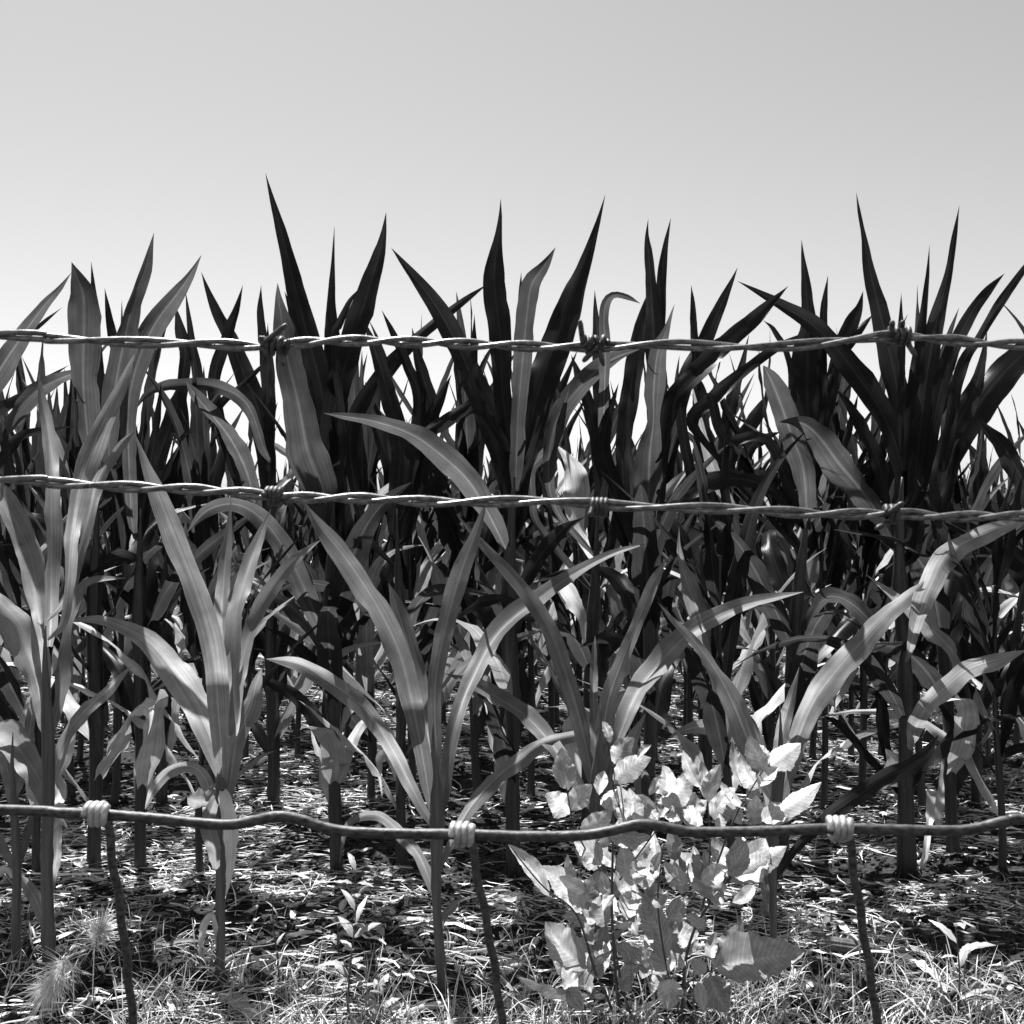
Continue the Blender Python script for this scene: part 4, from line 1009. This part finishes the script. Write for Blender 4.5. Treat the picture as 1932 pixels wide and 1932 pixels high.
small_weed('short weed at the lower right corner of the picture', 1895, 1915, 2.50, .11, 9, 67, .012, .06)

# ------------------------------------------------------------------ foxtail barley heads
def barley(label, crop, head, tip, depth, stempts, seed, L=.075):
    rr = np.random.default_rng(seed)
    hx, hy = cv(crop, *head); tx, ty = cv(crop, *tip)
    bx, by = cv(crop, *stempts[0])
    b = PT(bx, by, depth); b[2] = ground_h(b[0], b[1])
    o = tag(empty('foxtail_barley', tuple(b)), label, 'grass plant', 'bristly grass heads at the lower left')
    P = crom(np.array([cv(crop, *p) for p in stempts], float), 16)
    C = np.array([PT(a, q, depth) for a, q in P])
    V, Fc, U = tube(C - b, .0012, 6); link('stem', mesh_data('stem', V, Fc, M_AWN, U), o)
    h0 = PT(hx, hy, depth); h1 = PT(tx, ty, depth - .02)
    ax = unit(h1 - h0)
    parts = []
    for k in range(330):
        u = rr.random()
        c = h0 + (h1 - h0) * u
        dirv = unit(ax * rr.uniform(.5, 1.4) + rr.normal(0, .62, 3))
        t = np.linspace(0, 1, 5)[:, None]
        l = L * rr.uniform(.6, 1.1)
        A = c + dirv * l * t + np.array([0, 0, -.12 * l]) * t ** 2
        V, Fc, U = tube(A - b, np.linspace(.0008, .0003, 5), 3)
        parts.append((V, Fc, U))
    V, Fc, U = join(parts); link('awns', mesh_data('awns', V, Fc, M_AWN, U), o)
    t = np.linspace(0, 1, 10)
    V, Fc, U = tube(h0 - b + (h1 - h0) * t[:, None], .0035 * np.sin(np.pi * np.clip(t, .08, .95)), 8); link('seed_head', mesh_data('seed_head', V, Fc, M_AWN, U), o)
barley('bushy pale bristled grass head drooping at the lower left corner', 'G', (380, 1560), (290, 1720), 2.46, [(420, 1960), (425, 1750), (415, 1600), (380, 1555)], 71)
barley('smaller pale bristled grass head standing beside the left fence stay', 'G', (545, 1480), (590, 1370), 2.56, [(530, 1900), (538, 1650), (545, 1480)], 72, .06)

# ------------------------------------------------------------------ old corn cob, dry pieces on the soil
def cob():
    d = 2.80
    b = PT(1601, 1771, d); b[2] = ground_h(b[0], b[1]) + .02
    o = empty('corn_cob', tuple(b), R(-22))
    n, m = 60, 48
    t = np.linspace(-.5, .5, n)
    a = np.linspace(0, 2 * np.pi, m, endpoint=False)
    T, Aa = np.meshgrid(t, a, indexing='ij')
    r = .021 * np.sqrt(np.clip(1 - (np.abs(T) * 2) ** 5, 0, 1)) * (1 - .15 * (T + .5))
    r = r + .0022 * np.sign(np.sin(Aa * 12)) * np.abs(np.sin(Aa * 12)) ** .5 * np.abs(np.sin(T * 60)) ** .6 * (r > .006)
    V = np.stack([T * .155, r * np.cos(Aa), r * np.sin(Aa)], -1).reshape(-1, 3)
    Fc = [(i * m + j, i * m + (j + 1) % m, (i + 1) * m + (j + 1) % m, (i + 1) * m + j) for i in range(n - 1) for j in range(m)]
    link('cob_core', mesh_data('cob_core', V, Fc, M_COB, None), o)
    tag(o, 'dark empty old corn cob lying on the litter left of the right fence stay', 'corn cob')
cob()

def ground_piece(name, label, cat, crop, pts, w, kind='leaf', h=.02, depths=None, group=None):
    P = [cv(crop, x, y) for x, y in pts]
    pc = crom(np.array(P, float), 16)
    C = []
    for a, b in pc:
        d = EYE * F / (b - HZ) 
        d = (EYE - h - .0) * F / (b - HZ)
        C.append(PT(a, b, d))
    C = np.array(C)
    C[:, 2] = [ground_h(c[0], c[1]) + h for c in C]
    base = C[0].copy()
    if kind == 'leaf':
        T = unit(np.gradient(C, axis=0)); W = unit(np.cross(T, np.array([0, .25, 1.])))
        t = np.linspace(0, 1, 16); pr = w * (1 - .9 * t ** 3); pr[0] *= .5
        V, Fc, U = ribbon(C, W, pr, fold=.12, wave=.18, seed=len(label))
        me = mesh_data(name, V - base, Fc, M_DRY, U)
    else:
        rad = np.full(16, w / 2); rad[7] *= 1.12
        V, Fc, U = tube(C, rad, 12); me = mesh_data(name, V - base, Fc, M_DRY, U)
    return tag(link(name, me, loc=tuple(base)), label, cat, group)
GP = 'pale dead pieces lying on the litter'
ground_piece('dry_leaf', 'dead corn leaf curled over the old cob and ending in a fine tip', 'dry leaf', 'J', [(540, 1330), (640, 1290), (720, 1300), (830, 1320), (900, 1400), (975, 1505)], .026, h=.05, group=GP)
ground_piece('dry_leaf', 'wide crumpled pale husk on the ground below the foot of the pale corn plant', 'dry leaf', 'G', [(1300, 1770), (1380, 1830), (1470, 1890), (1560, 1950)], .05, h=.015, group=GP)
ground_piece('stalk_piece', 'short cut pale stalk piece with a round end near the second row at left', 'stalk piece', 'G', [(530, 1105), (610, 1125)], .020, 'tube', h=.014, group=GP)
ground_piece('stalk_piece', 'long pale broken stalk lying at the foot of the middle corn plant', 'stalk piece', 'H', [(380, 1850), (500, 1815), (640, 1785)], .016, 'tube', h=.012, group=GP)
ground_piece('stalk_piece', 'thick pale stalk piece slanting at the bottom edge left of the middle stay', 'stalk piece', 'H', [(620, 1930), (690, 1890), (750, 1855)], .020, 'tube', h=.014, group=GP)
ground_piece('dry_leaf', 'small pale husk scrap left of the middle corn stalk', 'dry leaf', 'H', [(440, 1205), (500, 1205), (570, 1220)], .022, h=.016, group=GP)
ground_piece('stalk_piece', 'thin pale stick lying along the bottom edge below the weed', 'stalk piece', 'H', [(1060, 1895), (1250, 1895), (1480, 1890)], .009, 'tube', h=.012, group=GP)
ground_piece('dry_leaf', 'pale flat leaf blade on the ground right of the right fence stay', 'dry leaf', 'J', [(1200, 1580), (1300, 1620), (1400, 1700), (1490, 1790)], .03, h=.03, group=GP)
ground_piece('stalk_piece', 'long thin pale stalk on shaded soil at the right', 'stalk piece', 'J', [(1250, 1262), (1400, 1262), (1590, 1275)], .008, 'tube', h=.012, group=GP)
ground_piece('dry_leaf', 'small pale leaf scrap on dark shaded soil near the right edge', 'dry leaf', 'J', [(1720, 1165), (1760, 1160), (1830, 1180)], .02, h=.014, group=GP)
ground_piece('stalk_piece', 'pale bent stalk on straw left of the right wire knot stay', 'stalk piece', 'J', [(590, 975), (680, 970), (770, 965)], .012, 'tube', h=.012, group=GP)
ground_piece('dry_leaf', 'pale dead leaf blade right of the big half shaded weed leaf', 'dry leaf', 'J', [(660, 1540), (780, 1570), (900, 1600), (960, 1620)], .016, h=.016, group=GP)

# ------------------------------------------------------------------ fence wires
FD = .47
def path3(pts, n, d=FD, dj=0):
    P = crom(np.array(pts, float), n)
    return np.array([PT(a, b, d) for a, b in P])

def barbed(label, pts, barbs, seed):
    rr = np.random.default_rng(int(seed * 10))
    C = path3(pts, 1400)
    b = C[0].copy()
    o = tag(empty('barbed_wire', tuple(b)), label, 'barbed wire', 'strands of barbed wire')
    x = C[:, 0]
    ph = 2 * np.pi * (x / .060 + .25 * np.sin(x * 23 + seed)) + seed
    for k in range(2):
        a = ph + np.pi * k
        A = C.copy(); A[:, 1] += .00115 * np.sin(a); A[:, 2] += .00130 * np.cos(a)
        V, Fc, U = tube(A - b, .00118 + .00004 * np.sin(np.arange(len(A)) * .37) * np.sin(np.arange(len(A)) * .11), 10)
        link('strand', mesh_data('strand', V, Fc, M_WIRE, U), o)
    for (bx, by, ends, turns, bm) in barbs:
        c = PT(bx, by, FD)
        th = np.linspace(0, turns * 2 * np.pi, int(turns * 22))
        h = np.linspace(-.0028, .0028, len(th))
        H = np.stack([h + c[0], c[1] - .0031 * np.cos(th), c[2] + .0031 * np.sin(th)], 1)
        e0 = PT(ends[0][0], ends[0][1], FD - .006); e1 = PT(ends[1][0], ends[1][1], FD + ends[1][2])
        t = np.linspace(0, 1, 7)[1:, None]
        A = np.vstack([(H[0] * (1 - t) + e0 * t)[::-1], H, H[-1] * (1 - t) + e1 * t])
        rad = np.full(len(A), .00115); rad[0] = .0007; rad[-1] = .0007
        V, Fc, U = tube(A - b, rad, 9)
        link('barb', mesh_data('barb', V, Fc, bm, U), o)
        if len(ends) > 2:
            e2 = PT(ends[2][0], ends[2][1], FD - .004); e3 = PT(ends[3][0], ends[3][1], FD - .003)
            th2 = th[:int(len(th) * .6)]
            H2 = np.stack([np.linspace(.0025, .0062, len(th2)) + c[0], c[1] - .0031 * np.cos(th2 + 1.5), c[2] + .0031 * np.sin(th2 + 1.5)], 1)
            A = np.vstack([(H2[0] * (1 - t) + e2 * t)[::-1], H2, H2[-1] * (1 - t) + e3 * t])
            rad = np.full(len(A), .00110); rad[0] = .0006; rad[-1] = .0006
            V, Fc, U = tube(A - b, rad, 9)
            link('barb', mesh_data('barb', V, Fc, M_WIREDARK, U), o)
barbed('upper strand of twisted barbed wire crossing in front of the leaf tips', [(-1800, 600), (-700, 622), (0, 632), (100, 639), (250, 646), (400, 649), (510, 655), (570, 647), (650, 643), (800, 646), (950, 652), (1100, 655), (1250, 650), (1400, 655), (1500, 652), (1600, 642), (1690, 634), (1800, 642), (1932, 650), (2600, 656), (3800, 640)],
       [(509, 653, [(541, 612), (489, 636, -.004), (535, 690), (545, 640)], 2.5, M_WIREDARK), (1112, 650, [(1094, 604), (1100, 682, -.004), (1139, 690), (1150, 648)], 1.9, M_WIREDARK), (1690, 634, [(1684, 605), (1728, 672, -.004), (1703, 606), (1672, 650)], 2.4, M_WIREDARK)], 1)
barbed('lower strand of twisted barbed wire running level with the horizon', [(-1800, 880), (-700, 895), (0, 905), (100, 911), (200, 917), (330, 922), (450, 929), (540, 938), (700, 941), (850, 948), (1000, 945), (1100, 949), (1200, 956), (1400, 961), (1550, 970), (1690, 969), (1800, 975), (1932, 974), (2600, 985), (3800, 975)],
       [(517, 936, [(496, 932), (540, 952, .006)], 3.2, M_WIREDARK), (1130, 957, [(1112, 975), (1152, 962, .006)], 3.2, M_WIREDARK), (1682, 970, [(1704, 948), (1652, 998, -.006)], 2.6, M_WIREDARK)], 2.2)

def woven():
    pts = [(-1800, 1500), (-600, 1520), (0, 1528), (120, 1534), (185, 1536), (300, 1545), (430, 1556), (520, 1540), (565, 1546), (640, 1567), (760, 1573), (870, 1574), (1000, 1578), (1100, 1576), (1150, 1568), (1215, 1555), (1280, 1566), (1320, 1570), (1450, 1568), (1580, 1563), (1750, 1567), (1830, 1565), (1900, 1549), (1960, 1546), (2400, 1560), (3800, 1540)]
    C = path3(pts, 600)
    b = C[0].copy()
    o = tag(empty('woven_wire_fence', tuple(b)), 'thick top wire of a woven fence with hanging stays tied by shiny coils', 'wire fence')
    rj = np.random.default_rng(2)
    V, Fc, U = tube(C - b, .0022 + .00008 * np.sin(np.arange(600) * .8) * np.sin(np.arange(600) * .13), 12)
    link('top_wire', mesh_data('top_wire', V, Fc, M_WIREDARK, U), o)
    kn = [(185, 1536, [(203, 1548), (212, 1620), (228, 1720), (240, 1820), (250, 1932), (262, 2150), (270, 2500)]),
          (872, 1574, [(888, 1582), (900, 1650), (920, 1750), (935, 1840), (947, 1932), (965, 2150), (975, 2500)]),
          (1582, 1563, [(1601, 1572), (1612, 1650), (1628, 1750), (1642, 1840), (1654, 1932), (1675, 2150), (1685, 2500)])]
    for kx, ky, sp in kn:
        c = PT(kx, ky, FD)
        th = np.linspace(0, 3.2 * 2 * np.pi, 80)
        H = np.stack([np.linspace(-.0042, .0042, 80) + c[0], c[1] - .0039 * np.cos(th), c[2] + .0039 * np.sin(th)], 1)
        V, Fc, U = tube(H - b, .00150, 10)
        link('knot', mesh_data('knot', V, Fc, M_KNOT, U), o)
        P = crom(np.array(sp, float), 60)
        A = np.array([PT(a, q, FD - .002 + .015 * i / 60) for i, (a, q) in enumerate(P)])
        A[:, 0] += .0004 * np.sin(np.arange(60) * .9)
        V, Fc, U = tube(A - b, .00175, 10)
        link('stay', mesh_data('stay', V, Fc, M_WIREDARK, U), o)
woven()
